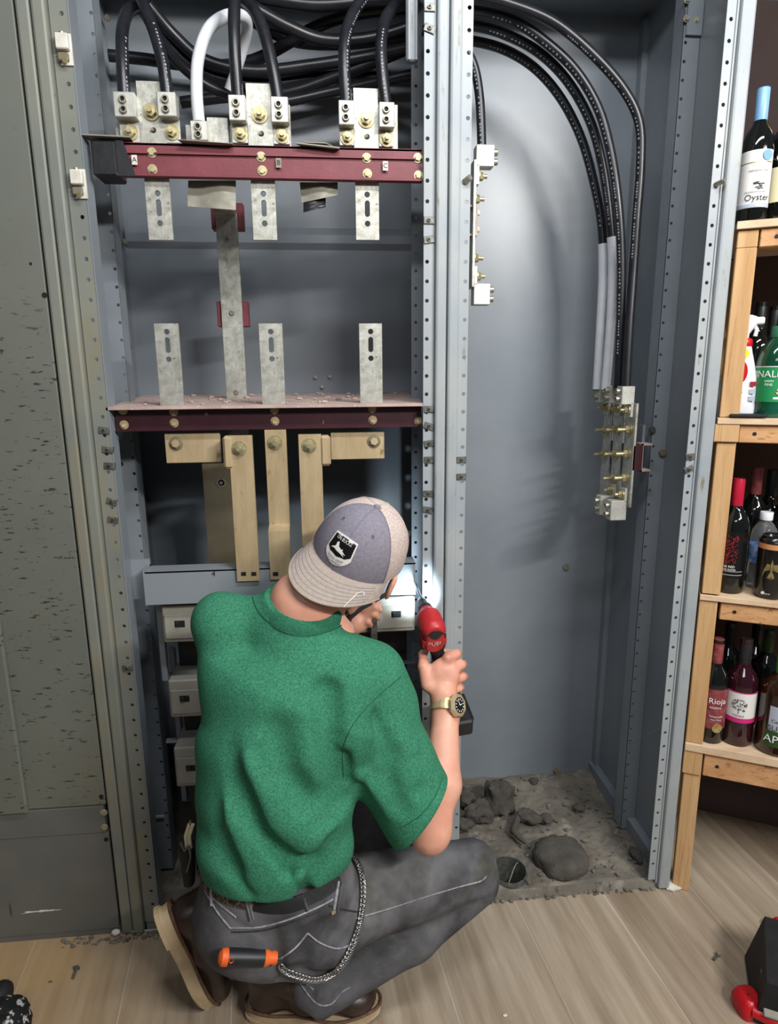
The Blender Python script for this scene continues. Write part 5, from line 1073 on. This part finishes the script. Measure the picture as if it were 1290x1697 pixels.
def patch_on(B, poly, m, nm, parent, lift=.002, n=10):
    """quad patch a-b-c-d (pixels) laid on the surface with thickness"""
    (ax_, ay), (bx_, by), (cx, cy), (dx, dy) = poly; g = []
    for jv in range(n+1):
        for i in range(n+1):
            u, v = i/n, jv/n; h = on(B, (ax_*(1-u)+bx_*u)*(1-v)+(dx*(1-u)+cx*u)*v, (ay*(1-u)+by*u)*(1-v)+(dy*(1-u)+cy*u)*v, lift); g.append(h)
    if any(h is None for h in g): return None
    vs = [h[0] for h in g]+[h[0]-h[1]*.004 for h in g]; k = len(g); fs = []
    for jv in range(n):
        for i in range(n): q = (jv*(n+1)+i, jv*(n+1)+i+1, (jv+1)*(n+1)+i+1, (jv+1)*(n+1)+i); fs += [q[::-1], tuple(k+w for w in q)]
    rim = list(range(n+1))+[r*(n+1)+n for r in range(1, n+1)]+[n*(n+1)+i for i in range(n-1, -1, -1)]+[r*(n+1) for r in range(n-1, 0, -1)]
    for i in range(len(rim)): a_, b_ = rim[i], rim[(i+1) % len(rim)]; fs.append((a_, b_, b_+k, a_+k))
    mb = MB(); mb.add(vs, fs, True); return mb.build(nm, m, parent, sharp=50)
# shirt seams
strip_on(BS, [(419, 990), (428, 1012), (450, 1034), (480, 1049), (515, 1053), (548, 1045), (570, 1034)], .0026, 'seam', 'collar_seam', shirt, .0004, .0012)
strip_on(BS, [(664, 1122), (640, 1142), (608, 1172), (582, 1206), (568, 1246), (570, 1288)], .0022, 'seam', 'shoulder_seam', shirt, .0002, .001)
strip_on(BS, [(735, 1285), (722, 1318), (698, 1350), (664, 1372)], .002, 'seam', 'hem_stitch', shirt, .0002, .001)
# jeans details
strip_on(BJ, [(336, 1452), (352, 1486), (392, 1520)], .003, 'thread', 'waistband_stitch', jeans)
strip_on(BJ, [(382, 1538), (430, 1536), (480, 1523), (530, 1502), (552, 1490)], .0028, 'thread', 'yoke_stitch', jeans)
strip_on(BJ, [(384, 1544), (432, 1542), (482, 1529), (532, 1508)], .0024, 'ddenim', 'yoke_seam', jeans)
strip_on(BJ, [(340, 1475), (360, 1510), (382, 1538)], .003, 'thread', 'centre_seam', jeans)
for pts in ([(466, 1588), (490, 1570), (510, 1546)], [(510, 1546), (530, 1562), (560, 1572), (590, 1562)], [(470, 1600), (520, 1640)]): strip_on(BJ, pts, .003, 'thread', 'pocket_stitch', jeans)
for x0, y0, x1, y1 in ((326, 1400, 330, 1440), (352, 1450, 352, 1500), (406, 1479, 417, 1524), (503, 1488, 510, 1508), (412, 1482, 421, 1522), (560, 1460, 553, 1505), (566, 1464, 559, 1508)):
    strip_on(BJ, [(x0, y0), ((x0+x1)/2, (y0+y1)/2), (x1, y1)], .0055, 'thread' if x0 in (326, 352, 560) else 'denim', 'belt_loop', jeans, .004, .002, 4)
strip_on(BJ, [(645, 1506), (700, 1488), (760, 1470), (796, 1460), (806, 1452)], .0026, 'thread', 'side_stitch', jeans)
strip_on(BJ, [(590, 1522), (645, 1506)], .0026, 'thread', 'side_stitch', jeans)
strip_on(BJ, [(498, 1630), (524, 1662), (548, 1664), (566, 1645), (580, 1636)], .0026, 'thread', 'cuff_stitch', jeans)
strip_on(BJ, [(545, 1500), (575, 1508), (600, 1512)], .003, 'ddenim', 'pocket_opening', jeans)
h = on(BJ, 552, 1510); 
if h: MB().cyl(h[0], h[0]+h[1]*.003, .0055).build('rivet', 'brass', jeans)
# belt
bl = strip_on(BJ, [(334, 1436), (352, 1468), (380, 1485), (410, 1494), (425, 1496)], .030, 'belt', 'belt', person, .0015, .003)
strip_on(BJ, [(422, 1496), (450, 1501), (480, 1500), (505, 1492)], .028, 'black', 'belt', person, .003, .003)
strip_on(BJ, [(505, 1492), (540, 1474), (562, 1455)], .026, 'ddenim', 'belt', person, .0015, .003)

# --- boots
KB = 1.1
def boot(O, T_, Dn, lab, ank):
    """O heel ground point, T_ toe direction, Dn direction the sole faces (unit)"""
    T_ = Vector(T_).normalized(); Uz = (-Vector(Dn)); Uz = (Uz-T_*Uz.dot(T_)).normalized(); W = Uz.cross(T_); O = Vector(O)
    def L(x, y, z): return O+(T_*x+W*y+Uz*z)*KB
    lo = np.array(O)-.36; b = Field(lo, np.array(O)+.36, .004)
    b.cap(L(.05, 0, .055), L(.14, 0, .06), .036, .042, .03); b.cap(L(.14, 0, .055), L(.225, .0, .048), .042, .038, .03, ell=(W, 1.18)); b.ell(L(.245, .0, .045), (T_, W, Uz), (.05, .048, .033), .02)
    b.cap(L(.045, 0, .05), L(.05, 0, .13), .036, .042, .03, ell=(T_, 1.15)); b.cap(L(.05, 0, .12), Vector(ank), .046, .052, .03); b.cap(L(.13, 0, .08), L(.09, 0, .13), .032, .04, .03)
    b.plane_cut(L(0, 0, .026), -Uz, lo, lo+.72); 
    for q in range(3): b.groove([np.array(L(.10+.018*q, -.05, .115-.012*q)), np.array(L(.112+.018*q, 0, .125-.014*q)), np.array(L(.10+.018*q, .05, .115-.012*q))], .005, .004)
    up_ = b.mesh('boot', 'leather', person, 1); mbs = MB(); n = 40; out = []
    for i in range(n):
        a = 2*math.pi*i/n; c_, s_ = math.cos(a), math.sin(a); x = .148+.152*math.copysign(abs(c_)**.85, c_); wy = .042+.012*math.exp(-((x-.21)/.06)**2)-.006*math.exp(-((x-.12)/.04)**2); out.append((x, wy*math.copysign(abs(s_)**.75, s_)))
    secs_ = [(-.0, .96), (.004, 1.0), (.012, .97), (.024, .99), (.028, .97)]; vs = []
    for z, k in secs_:
        for x, y in out: vs.append(L(.148+(x-.148)*k, y*k, z+(.008*max(0, (x-.24)/.06)**2 if z < .01 else .003*max(0, (x-.24)/.06))))
    m_ = len(secs_); mbs.add(vs, [(q*n+i, q*n+(i+1) % n, (q+1)*n+(i+1) % n, (q+1)*n+i) for q in range(m_-1) for i in range(n)], True); mbs.add(vs[:n], [tuple(range(n))[::-1]]); mbs.add(vs[-n:], [tuple(range(n))])
    mbs.build('sole', 'sole', up_)
    mw = MB(); mw.tube([L(.148+(x-.148)*1.0, y*1.0, .030+.003*max(0, (x-.24)/.06)) for x, y in out+[out[0]]], .0038, 8, caps=False); mw.build('welt', 'welt', up_)
    mh = MB(); hx = [(x, y) for x, y in out if x < .085]; mh.prism([L(x*1.02-.002, y*1.02, .006) for x, y in sorted(hx, key=lambda q: math.atan2(q[1], q[0]-.05))], -Uz*.010) if len(hx) > 3 else None
    mh.build('heel', 'sole', up_)
    return up_
boot(at(410, 1650, -.275).xy.to_3d()+Vector((0, 0, .008)), (.985, -.10, 0), (0, 0, -1), 'right', at(540, 1630, -.33))
tl = atz(338, 1668, .02); hl_ = at(262, 1525, -.29); Td = (tl-hl_).normalized()
boot(tl-Td*.285*KB+Vector((.0, -.0, .012)), Td, cv(-.93, -.15, .33), 'left', Vector((-.285, -.17, .15)))

# --- cap
cap = bpy.data.objects.new('cap', None); 
def CL(x, y, z): return HC+Sd*x+Br*y+Up_*z          # x side, y brim direction, z up
def crown_pt(th, ph, k=1.0):
    """th: angle from brim direction, ph: 0 rim .. 90 top"""
    c, s_ = math.cos(ph), math.sin(ph); fr = max(0, math.cos(th))
    rx, ry, rz = .102*k, .114*k, .122*k+.006*fr*math.sin(ph*2)
    e = .86; c = abs(c)**e; z = rz*abs(s_)**(1.0)
    return CL(rx*math.sin(th)*c, ry*math.cos(th)*c, z-.012)
NTH, NPH = 96, 26; mbf = MB(); mbm = MB()
vs = [crown_pt(2*math.pi*i/NTH, math.pi/2*jv/NPH) for jv in range(NPH+1) for i in range(NTH)]
vin = [crown_pt(2*math.pi*i/NTH, math.pi/2*jv/NPH, .975) for jv in range(NPH+1) for i in range(NTH)]
ff, fm = [], []
for jv in range(NPH):
    for i in range(NTH):
        q = (jv*NTH+i, jv*NTH+(i+1) % NTH, (jv+1)*NTH+(i+1) % NTH, (jv+1)*NTH+i); a = ((i+.5)/NTH*360+180) % 360-180
        (ff if abs(a) < 64 else fm).append(q)
kk = len(vs)
for fs_, mbx in ((ff, mbf), (fm, mbm)): mbx.add(vs+vin, fs_+[tuple(kk+w for w in q[::-1]) for q in fs_], True)
capo = mbf.build('cap', 'capg', person, sharp=0); mbm.build('mesh_panels', 'capm', capo, sharp=0)
MB().lathe([(0, .0035), (.006, .003), (.0085, .0), (.0085, -.003)][::-1], crown_pt(0, math.pi/2)+Up_*.001, 18, axis=Up_).build('crown_button', 'capg', capo)
for th in (0, 64, -64, 122, -122, 180):
    mb = MB(); mb.tube([crown_pt(math.radians(th), math.pi/2*k/24, 1.002) for k in range(0, 24)], .0016, 6); mb.build('panel_seam', 'capg' if abs(th) < 90 else 'capm', capo)
for th, ph in ((-32, 50), (32, 50)):
    p = crown_pt(math.radians(th), math.radians(ph), 1.004); nn = (p-HC).normalized(); MB().lathe([(.0022, 0), (.0036, .0008), (.0044, 0)], p, 16, axis=nn, caps=False).build('eyelet', 'capg', capo); MB().cyl(p-nn*.001, p+nn*.0002, .0024).build('eyelet_hole', 'ltxt', capo)
# brim
nb_, nr_ = 40, 12; vt = []
def brim_pt(u, v, dz=0):
    th = math.radians(-74+148*u); e = crown_pt(th, 0.03, .985); ext = .106*(math.sin(math.pi*(.06+.88*u))**.62)*v
    side = (u-.5)*2; q = e+Br*ext+Sd*side*.006*v; return q-Up_*(.006*v+.026*side*side*(.35+.65*v)-dz)
for dz in (0.0012, -.0012):
    for jv in range(nr_+1):
        for i in range(nb_+1): vt.append(brim_pt(i/nb_, jv/nr_, dz))
k = (nb_+1)*(nr_+1); fs = []
for jv in range(nr_):
    for i in range(nb_): q = (jv*(nb_+1)+i, jv*(nb_+1)+i+1, (jv+1)*(nb_+1)+i+1, (jv+1)*(nb_+1)+i); fs += [q, tuple(k+w for w in q[::-1])]
rim = list(range(nb_+1))+[r*(nb_+1)+nb_ for r in range(1, nr_+1)]+[nr_*(nb_+1)+i for i in range(nb_-1, -1, -1)]+[r*(nb_+1) for r in range(nr_-1, 0, -1)]
for i in range(len(rim)): a_, b_ = rim[i], rim[(i+1) % len(rim)]; fs.append((a_, b_, b_+k, a_+k))
mb = MB(); mb.add(vt, fs, True); brim = mb.build('brim', 'capb', capo, sharp=50)
for q in range(6):
    v = .25+.13*q; mb = MB(); mb.tube([brim_pt(.10+.80*i/30, v, .0014) for i in range(31)], .0006, 5); mb.build('stitch_line', 'capg', brim)
mb = MB(); mb.tube([brim_pt(i/40, 1.0, 0) for i in range(41)], .0022, 8); mb.build('brim_edge', 'capb', brim)
hk = [brim_pt(u, v, .003) for u, v in ((.845, .60), (.84, .50), (.815, .44), (.79, .50), (.79, .60), (.785, .80), (.78, 1.06))]; mb = MB(); mb.tube(spline(hk, 5), .0014, 6); mb.build('fish_hook', 'whiteblock', brim)
# patch
def ppt(x, z, lift=.0): # x across (m), z up (m) on the front panel
    x *= PS; z = .045+(z-.045)*PS; th = math.atan2(x, .108); ph = math.asin(min(.95, (z+.012)/.122)); p = crown_pt(th, ph, 1.0); c0 = crown_pt(th, ph, 1.02); return p+(c0-p).normalized()*lift
def cpoly(pts): return pts
shape = []
for i in range(13): a = i/12; shape.append((-.031+.062*a, .064+.002*math.sin(math.pi*a)))
PS = 1.18
for i in range(1, 5): shape.append((.031, .064-.007*i))
for i in range(13): a = i/12; shape.append((.031-.062*a, .034-.018*math.sin(math.pi*a)**.8))
for i in range(1, 4): shape.append((-.031, .036+.007*i))
def patch_layer(pts, lift, th_, m, nm, par):
    cx = sum(p[0] for p in pts)/len(pts); cz = sum(p[1] for p in pts)/len(pts); rings = 6; vs = []; n_ = len(pts); PX_ = -.006
    for r_ in range(rings+1):
        k_ = r_/rings
        for x, z in pts: vs.append(ppt(cx+(x-cx)*k_+PX_, cz+(z-cz)*k_-.004, lift))
    fs = [(r_*n_+i, r_*n_+(i+1) % n_, (r_+1)*n_+(i+1) % n_, (r_+1)*n_+i) for r_ in range(rings) for i in range(n_)]
    base = [ppt(x+PX_, z-.004, lift-th_) for x, z in pts]; o_ = rings*n_; vs += base; fs += [(o_+i, o_+(i+1) % n_, o_+n_+(i+1) % n_, o_+n_+i) for i in range(n_)]
    mb = MB(); mb.add(vs, fs, False); return mb.build(nm, m, par)
pt = patch_layer(shape, .0022, .004, 'paper', 'patch', capo)
inner = [(x*.90, .0475+(z-.045)*.86) for x, z in shape if z > .038]; inner = [(-.028, .0615), (0, .0635), (.028, .0615), (.028, .040), (.018, .0345), (0, .032), (-.018, .0345), (-.028, .040)]
patch_layer(inner, .0030, .001, 'blk', 'patch_field', pt)
fig = [(-.012, .052), (-.008, .054), (-.006, .048), (.004, .045), (.007, .047), (.007, .044), (.016, .040), (.009, .0405), (.014, .0365), (.006, .039), (-.004, .040), (-.014, .042), (-.02, .040), (-.011, .046)]
patch_layer(fig, .0036, .0008, 'paper', 'animal_figure', pt)
def ptext(s_, size, x0, z0, m, curve=0):
    vs_, fs_ = text_geo(s_, size); mb = MB(); mb.add([ppt(x0+v.x-.006, z0+v.y-curve*(.03**2-(v.x)**2)/.03-.004, .0038) for v in vs_], fs_); mb.build('patch_lettering', m, pt)
ptext('ON BUCKZ', .0078, 0, .0590, 'paper'); ptext('QUICK CREW', .0058, 0, .0325, 'ltxt', .2); ptext('EQUIPMENT', .0056, 0, .0262, 'ltxt', .2)
# short hair rim under the cap
mb = MB(); vs = []; n = 60
for z, k_ in ((-.006, .93), (-.028, .90), (-.040, .86)):
    for i in range(n): th = 2*math.pi*i/n; vs.append(CL(.092*k_*math.sin(th), .104*k_*math.cos(th), z))
mb.add(vs, [(r_*n+i, r_*n+(i+1) % n, (r_+1)*n+(i+1) % n, (r_+1)*n+i) for r_ in range(2) for i in range(n) if abs(((i/n*360+180) % 360)-180) < 130], True); mb.build('hair', 'hair', person)

# --- watch
wc = at(739, 1170, -.218); wd_ = (WR-at(731, 1300, -.325)).normalized(); wa = cv(1, 0, 0); wa = (wa-wd_*wa.dot(wd_)).normalized(); wb = wd_.cross(wa)
def wpt(a, r_, h_): return wc+wa*math.cos(a)*r_*1.06+wb*math.sin(a)*r_+wd_*h_
mb = MB()
for q in range(26):
    a0, a1 = 2*math.pi*q/26, 2*math.pi*(q+.82)/26; vs = []
    for r_ in (.0285, .0335):
        for a in (a0, a1):
            for h_ in (-.0125, .0125): vs.append(wpt(a, r_, h_))
    mb.add(vs, [(0, 1, 3, 2), (4, 6, 7, 5), (0, 4, 5, 1), (2, 3, 7, 6), (0, 2, 6, 4), (1, 5, 7, 3)])
n = 40; vs = [wpt(2*math.pi*i/n, r_, h_) for i in range(n) for r_, h_ in ((.0282, -.0115), (.0325, -.0115), (.0325, .0115), (.0282, .0115))]
mb.add(vs, [(i*4+a, i*4+(a+1) % 4, ((i+1) % n)*4+(a+1) % 4, ((i+1) % n)*4+a) for i in range(n) for a in range(4)], True)
watch = mb.build('wristwatch', 'goldw', person, sharp=30)
tw = cv(.62, -.12, .77); tw = (tw-wd_*tw.dot(wd_)).normalized(); wo = wc+tw*.033+wd_*-.001
mb = MB(); mb.lathe([(.023, -.006), (.0275, -.003), (.0285, .003), (.026, .008), (.0205, .0095), (.0185, .0085), (.018, .005), (0, .005)], wo, 8, axis=tw, ); mb.build('watch_case', 'goldw', watch, sharp=20)
mb = MB(); mb.lathe([(.0185, .0055), (.0185, .0088), (.0178, .0092), (.0168, .0085), (0, .0085)], wo, 36, axis=tw); mb.build('watch_dial', 'blk', watch)
sx_ = wd_.cross(tw).normalized()
mb = MB()
for q in range(12):
    a = 2*math.pi*q/12; d = wd_*math.sin(a)+sx_*math.cos(a); e = tw.cross(d); c = wo+tw*.0092; mb.add([c+d*.012-e*.0012, c+d*.012+e*.0012, c+d*.0155+e*.0012, c+d*.0155-e*.0012], [(0, 1, 2, 3)])
for a, l_ in ((.6, .009), (2.2, .012)): d = wd_*math.sin(a)+sx_*math.cos(a); e = tw.cross(d); c = wo+tw*.0096; mb.add([c-e*.0012, c+e*.0012, c+d*l_+e*.0006, c+d*l_-e*.0006], [(0, 1, 2, 3)])
mb.build('watch_markers', 'wtxt', watch)
for dx, dy in ((-.017, .013), (-.017, -.013), (.02, -.012)): p = wo+sx_*dx+wd_*dy-tw*.001; MB().lathe([(.005, 0), (.005, .005), (.003, .006), (0, .006)], p, 14, axis=(-sx_*.6+tw)).build('watch_pusher', 'clip', watch)

# --- drill
bit = at(689, 968, -.004); back = at(722, 1054, -.200); da = (bit-back).normalized(); dl = (bit-back).length
gdir = cv(.10, -.98, -.1); gdir = (gdir-da*gdir.dot(da)).normalized(); gs = da.cross(gdir).normalized()
drill = thing('cordless_drill', at(770, 1205, -.12), 'red and black cordless impact driver held against the centre post', 'drill')
def DL(a, g, w): return back+da*a+gdir*g+gs*w
f2 = Field(np.array(back)-.12, np.array(back)+.2, .0025)
f2.cap(DL(.022, 0, 0), DL(.058, 0, 0), .0305, .031, .004, ell=(gdir, 1.1)); f2.cap(DL(.014, .03, 0), DL(.05, .03, 0), .026, .026, .01); f2.plane_cut(DL(.0, 0, 0), -da, np.array(back)-.12, np.array(back)+.2); f2.cap(DL(.058, 0, 0), DL(.095, 0, 0), .025, .018, .006)
f2.mesh('motor_housing', 'redt', drill, 1)
mb = MB(); mb.lathe([(.019, .0), (.018, .012), (.013, .018), (.011, .036), (.0, .036)], DL(.095, 0, 0), 24, axis=da); mb.build('nose', 'black', drill)
mb = MB(); mb.lathe([(.010, 0), (.010, .014), (.007, .018), (.0035, .018), (.0032, dl-.128), (.0, dl-.128)], DL(.128, 0, 0), 16, axis=da); mb.build('bit', 'chrome', drill)
grp = Field(np.array(back)-.2, np.array(back)+.22, .003)
gb = at(765, 1178, -.135); g0 = DL(.04, .025, 0); grp.cap(g0, at(738, 1120, -.14), .018, .0165, .01, ell=(da, 1.3)); grp.cap(at(738, 1120, -.14), gb, .0165, .018, .01, ell=(da, 1.3))
grp.mesh('grip', 'black', drill, 1)
Rb = Matrix((gs, da, -gdir)).transposed()
mb = MB(); mb.box(at(758, 1188, -.13), (.06, .085, .052), Rb.to_3x3() if hasattr(Rb, 'to_3x3') else Rb, ch=.005); bt_ = mb.build('battery', 'black', drill); mb = MB(); mb.box(at(758, 1174, -.13), (.063, .088, .006), Rb, ch=.002); mb.build('battery_rail', 'blk', bt_)
# back cap: black vent and lettered plate
vb = DL(-.012, 0, 0)
mb = MB(); pl = []; 
def arc_plate(g0_, g1_, hw, a0_, m, nm, n=16, dome=.0):
    mb = MB(); vs = []
    for q in (0, 1):
        for i in range(n+1):
            t_ = -1+2*i/n; w = hw*t_; cu = .006*(t_*t_)+.016
            vs += [DL(a0_+cu+q*.03, g0_-dome*(1-t_*t_), w), DL(a0_+cu+.004+q*.03, g1_, w)]
    k = 2*(n+1); fs = []
    for i in range(n): fs += [(2*i, 2*i+1, 2*i+3, 2*i+2), (2*i, 2*i+2, k+2*i+2, k+2*i), (2*i+1, k+2*i+1, k+2*i+3, 2*i+3)]
    fs += [(0, k, k+1, 1), (2*n, 2*n+1, k+2*n+1, k+2*n)]; mb.add(vs, fs, False); return mb.build(nm, m, drill)
arc_plate(.004, .0165, .0275, -.0195, 'black', 'rear_vent', dome=.020)
arc_plate(.0165, .0385, .0295, -.018, 'redt', 'name_plate'); arc_plate(.0385, .052, .0285, -.012, 'black', 'plate_base')
mb = MB(); vs_, fs_ = text_geo('FUEL', .0165); sg = 1 if gs.dot(rt) > 0 else -1
def onpl(v, gg): t_ = v.x*sg/.0295; return DL(-.0188+.0165+.006*t_*t_+(gg-.0165)/.022*.004-.0006, gg-0, v.x*sg)
mb.add([onpl(v, .0235-v.y) for v in vs_], fs_); mb.build('lettering', 'wtxt', drill)
mb = MB(); vs_, fs_ = text_geo('BRUSHLESS', .0078); mb.add([onpl(v, .0335-v.y) for v in vs_], fs_); mb.build('lettering', 'wtxt', drill)
ld = bpy.data.lights.new('drill_led', 'SPOT'); ld.energy = 4; ld.color = (.72, .88, 1); ld.spot_size = math.radians(95); ld.spot_blend = .6; ld.shadow_soft_size = .006
lo_ = bpy.data.objects.new('drill_led', ld); COL.objects.link(lo_); lo_.location = DL(.118, .026, 0); lo_.rotation_euler = (at(690, 985, 0)-lo_.location).to_track_quat('-Z', 'Y').to_euler()
MB().lathe([(.005, 0), (.005, .003), (0, .003)], DL(.103, .024, 0), 14, axis=da).build('led_lens', 'wht', drill)
# tool held by the left hand
t = thing('nut_driver', at(566, 1036, -.06), 'slim dark tool pinched in the left hand below the cap brim', 'hand tool'); mb = MB(); mb.tube([at(566, 1036, -.055), at(600, 1008, -.055), at(640, 985, -.05)], .0055, 10); mb.build('shaft', 'ltxt', t); MB().cyl(at(556, 1043, -.055), at(580, 1024, -.055), .009).build('handle', 'redd', t)

# --- chain
cp = [(578, 1416), (592, 1440), (598, 1480), (594, 1520), (584, 1556), (568, 1588), (548, 1608), (522, 1618), (497, 1614), (478, 1604), (464, 1590)]
sp2 = spline([Vector((x, y, 0)) for x, y in cp], 14); pts = []
for q in sp2:
    h = on(BJ, q.x, q.y, .008)
    if h is None: continue
    pts.append(h[0])
L_ = [0]
for a, b in zip(pts[:-1], pts[1:]): L_.append(L_[-1]+(b-a).length)
def atL(d):
    for i in range(len(L_)-1):
        if L_[i+1] >= d: return pts[i].lerp(pts[i+1], (d-L_[i])/max(1e-9, L_[i+1]-L_[i]))
    return pts[-1]
chain = thing('wallet_chain', atL(L_[-1]*.7), 'curb-link steel wallet chain looping over the gray jeans', 'chain')
pitch = .0088; nl = min(95, int(L_[-1]/pitch)); mbl = MB(); link_pts = [Vector((.0082*math.cos(a), .0060*math.sin(a), .0014*math.sin(2*a))) for a in [2*math.pi*i/14 for i in range(15)]]; mbl.tube(link_pts, .0019, 6, caps=False)
me = bpy.data.meshes.new('link'); me.from_pydata(mbl.v, [], mbl.f); me.materials.append(M['chrome']); me.polygons.foreach_set('use_smooth', [True]*len(mbl.f))
for i in range(nl):
    d = (i+.5)*pitch; p = atL(d); T_ = (atL(d+.004)-atL(max(0, d-.004))).normalized(); v = (CP-p).normalized(); s_ = T_.cross(v).normalized(); nn = s_.cross(T_)
    R_ = Matrix((T_, s_, nn)).transposed().to_3x3() @ Matrix.Rotation(math.radians(38 if i % 2 else 34), 3, 'X') @ Matrix.Rotation(math.radians(18), 3, 'Z')
    o = bpy.data.objects.new('link', me); COL.objects.link(o); o.parent = chain; o.matrix_local = Matrix.Translation(p-ORG[chain.name]) @ R_.to_4x4()
# --- screwdriver in the back pocket
t = thing('screwdriver', at(408, 1585, -.45), 'black and orange screwdriver sticking out of the back pocket', 'screwdriver'); a, b = at(362, 1586, -.505), on(BJ, 456, 1583, .008)[0]; dd = (b-a).normalized(); LL = (b-a).length
def segl(prof, m, nm): MB().lathe(prof, a, 20, axis=dd).build(nm, m, t)
segl([(0, 0), (.009, .001), (.0155, .006), (.0165, .013), (.0163, .018)], 'orangep', 'end_cap'); segl([(.0163, .018), (.0168, .03), (.016, LL*.55), (.0165, LL*.76), (.0162, LL*.78)], 'black', 'handle'); segl([(.0162, LL*.78), (.015, LL*.84), (.0115, LL*.9), (.013, LL*.97), (.012, LL*1.0)], 'orangep', 'grip_ring')
MB().cyl(b, b+dd*.02-(CP-b).normalized()*.02, .0035).build('shank', 'chrome', t)
mb = MB(); p = a+dd*.022; nn = (CP-p); nn = (nn-dd*nn.dot(dd)).normalized(); nn = (nn-up*.35).normalized(); MB().lathe([(.003, .0155), (.0045, .018), (.005, .016)], p, 12, axis=nn, caps=False).build('hang_hole', 'orangep', t)
# --- tool pouch on the left hip
t = thing('tool_pouch', at(312, 1450, -.30), 'small black pouch with two yellow-handled tools on the left hip', 'pouch')
mb = MB(); ell_loft(mb, [(*at(314, 1462, -.30).xy, at(314, 1462, -.30).z, .012, .016, .8), (*at(312, 1425, -.30).xy, at(312, 1425, -.30).z, .016, .022, .8), (*at(310, 1400, -.30).xy, at(310, 1400, -.30).z, .018, .024, .8)], 20); mb.build('pouch_body', 'bagblk', t)
for x0, x1 in ((308, 314), (314, 320)): mb = MB(); mb.tube([at(x0+2, 1408, -.31), at(x0, 1385, -.31), at(x1, 1366, -.31)], .0042, 8); mb.build('tool_handle', 'cream', t)
mb = MB(); mb.tube([at(314, 1372, -.31), at(316, 1360, -.31)], .003, 8); mb.build('tool_tip', 'chrome', t)
mb = MB(); mb.tube(spline([at(300, 1396, -.32), at(306, 1410, -.325), at(312, 1402, -.325), at(316, 1420, -.325), at(310, 1445, -.32)], 5), .0025, 6); mb.build('clip_ring', 'clip', t)
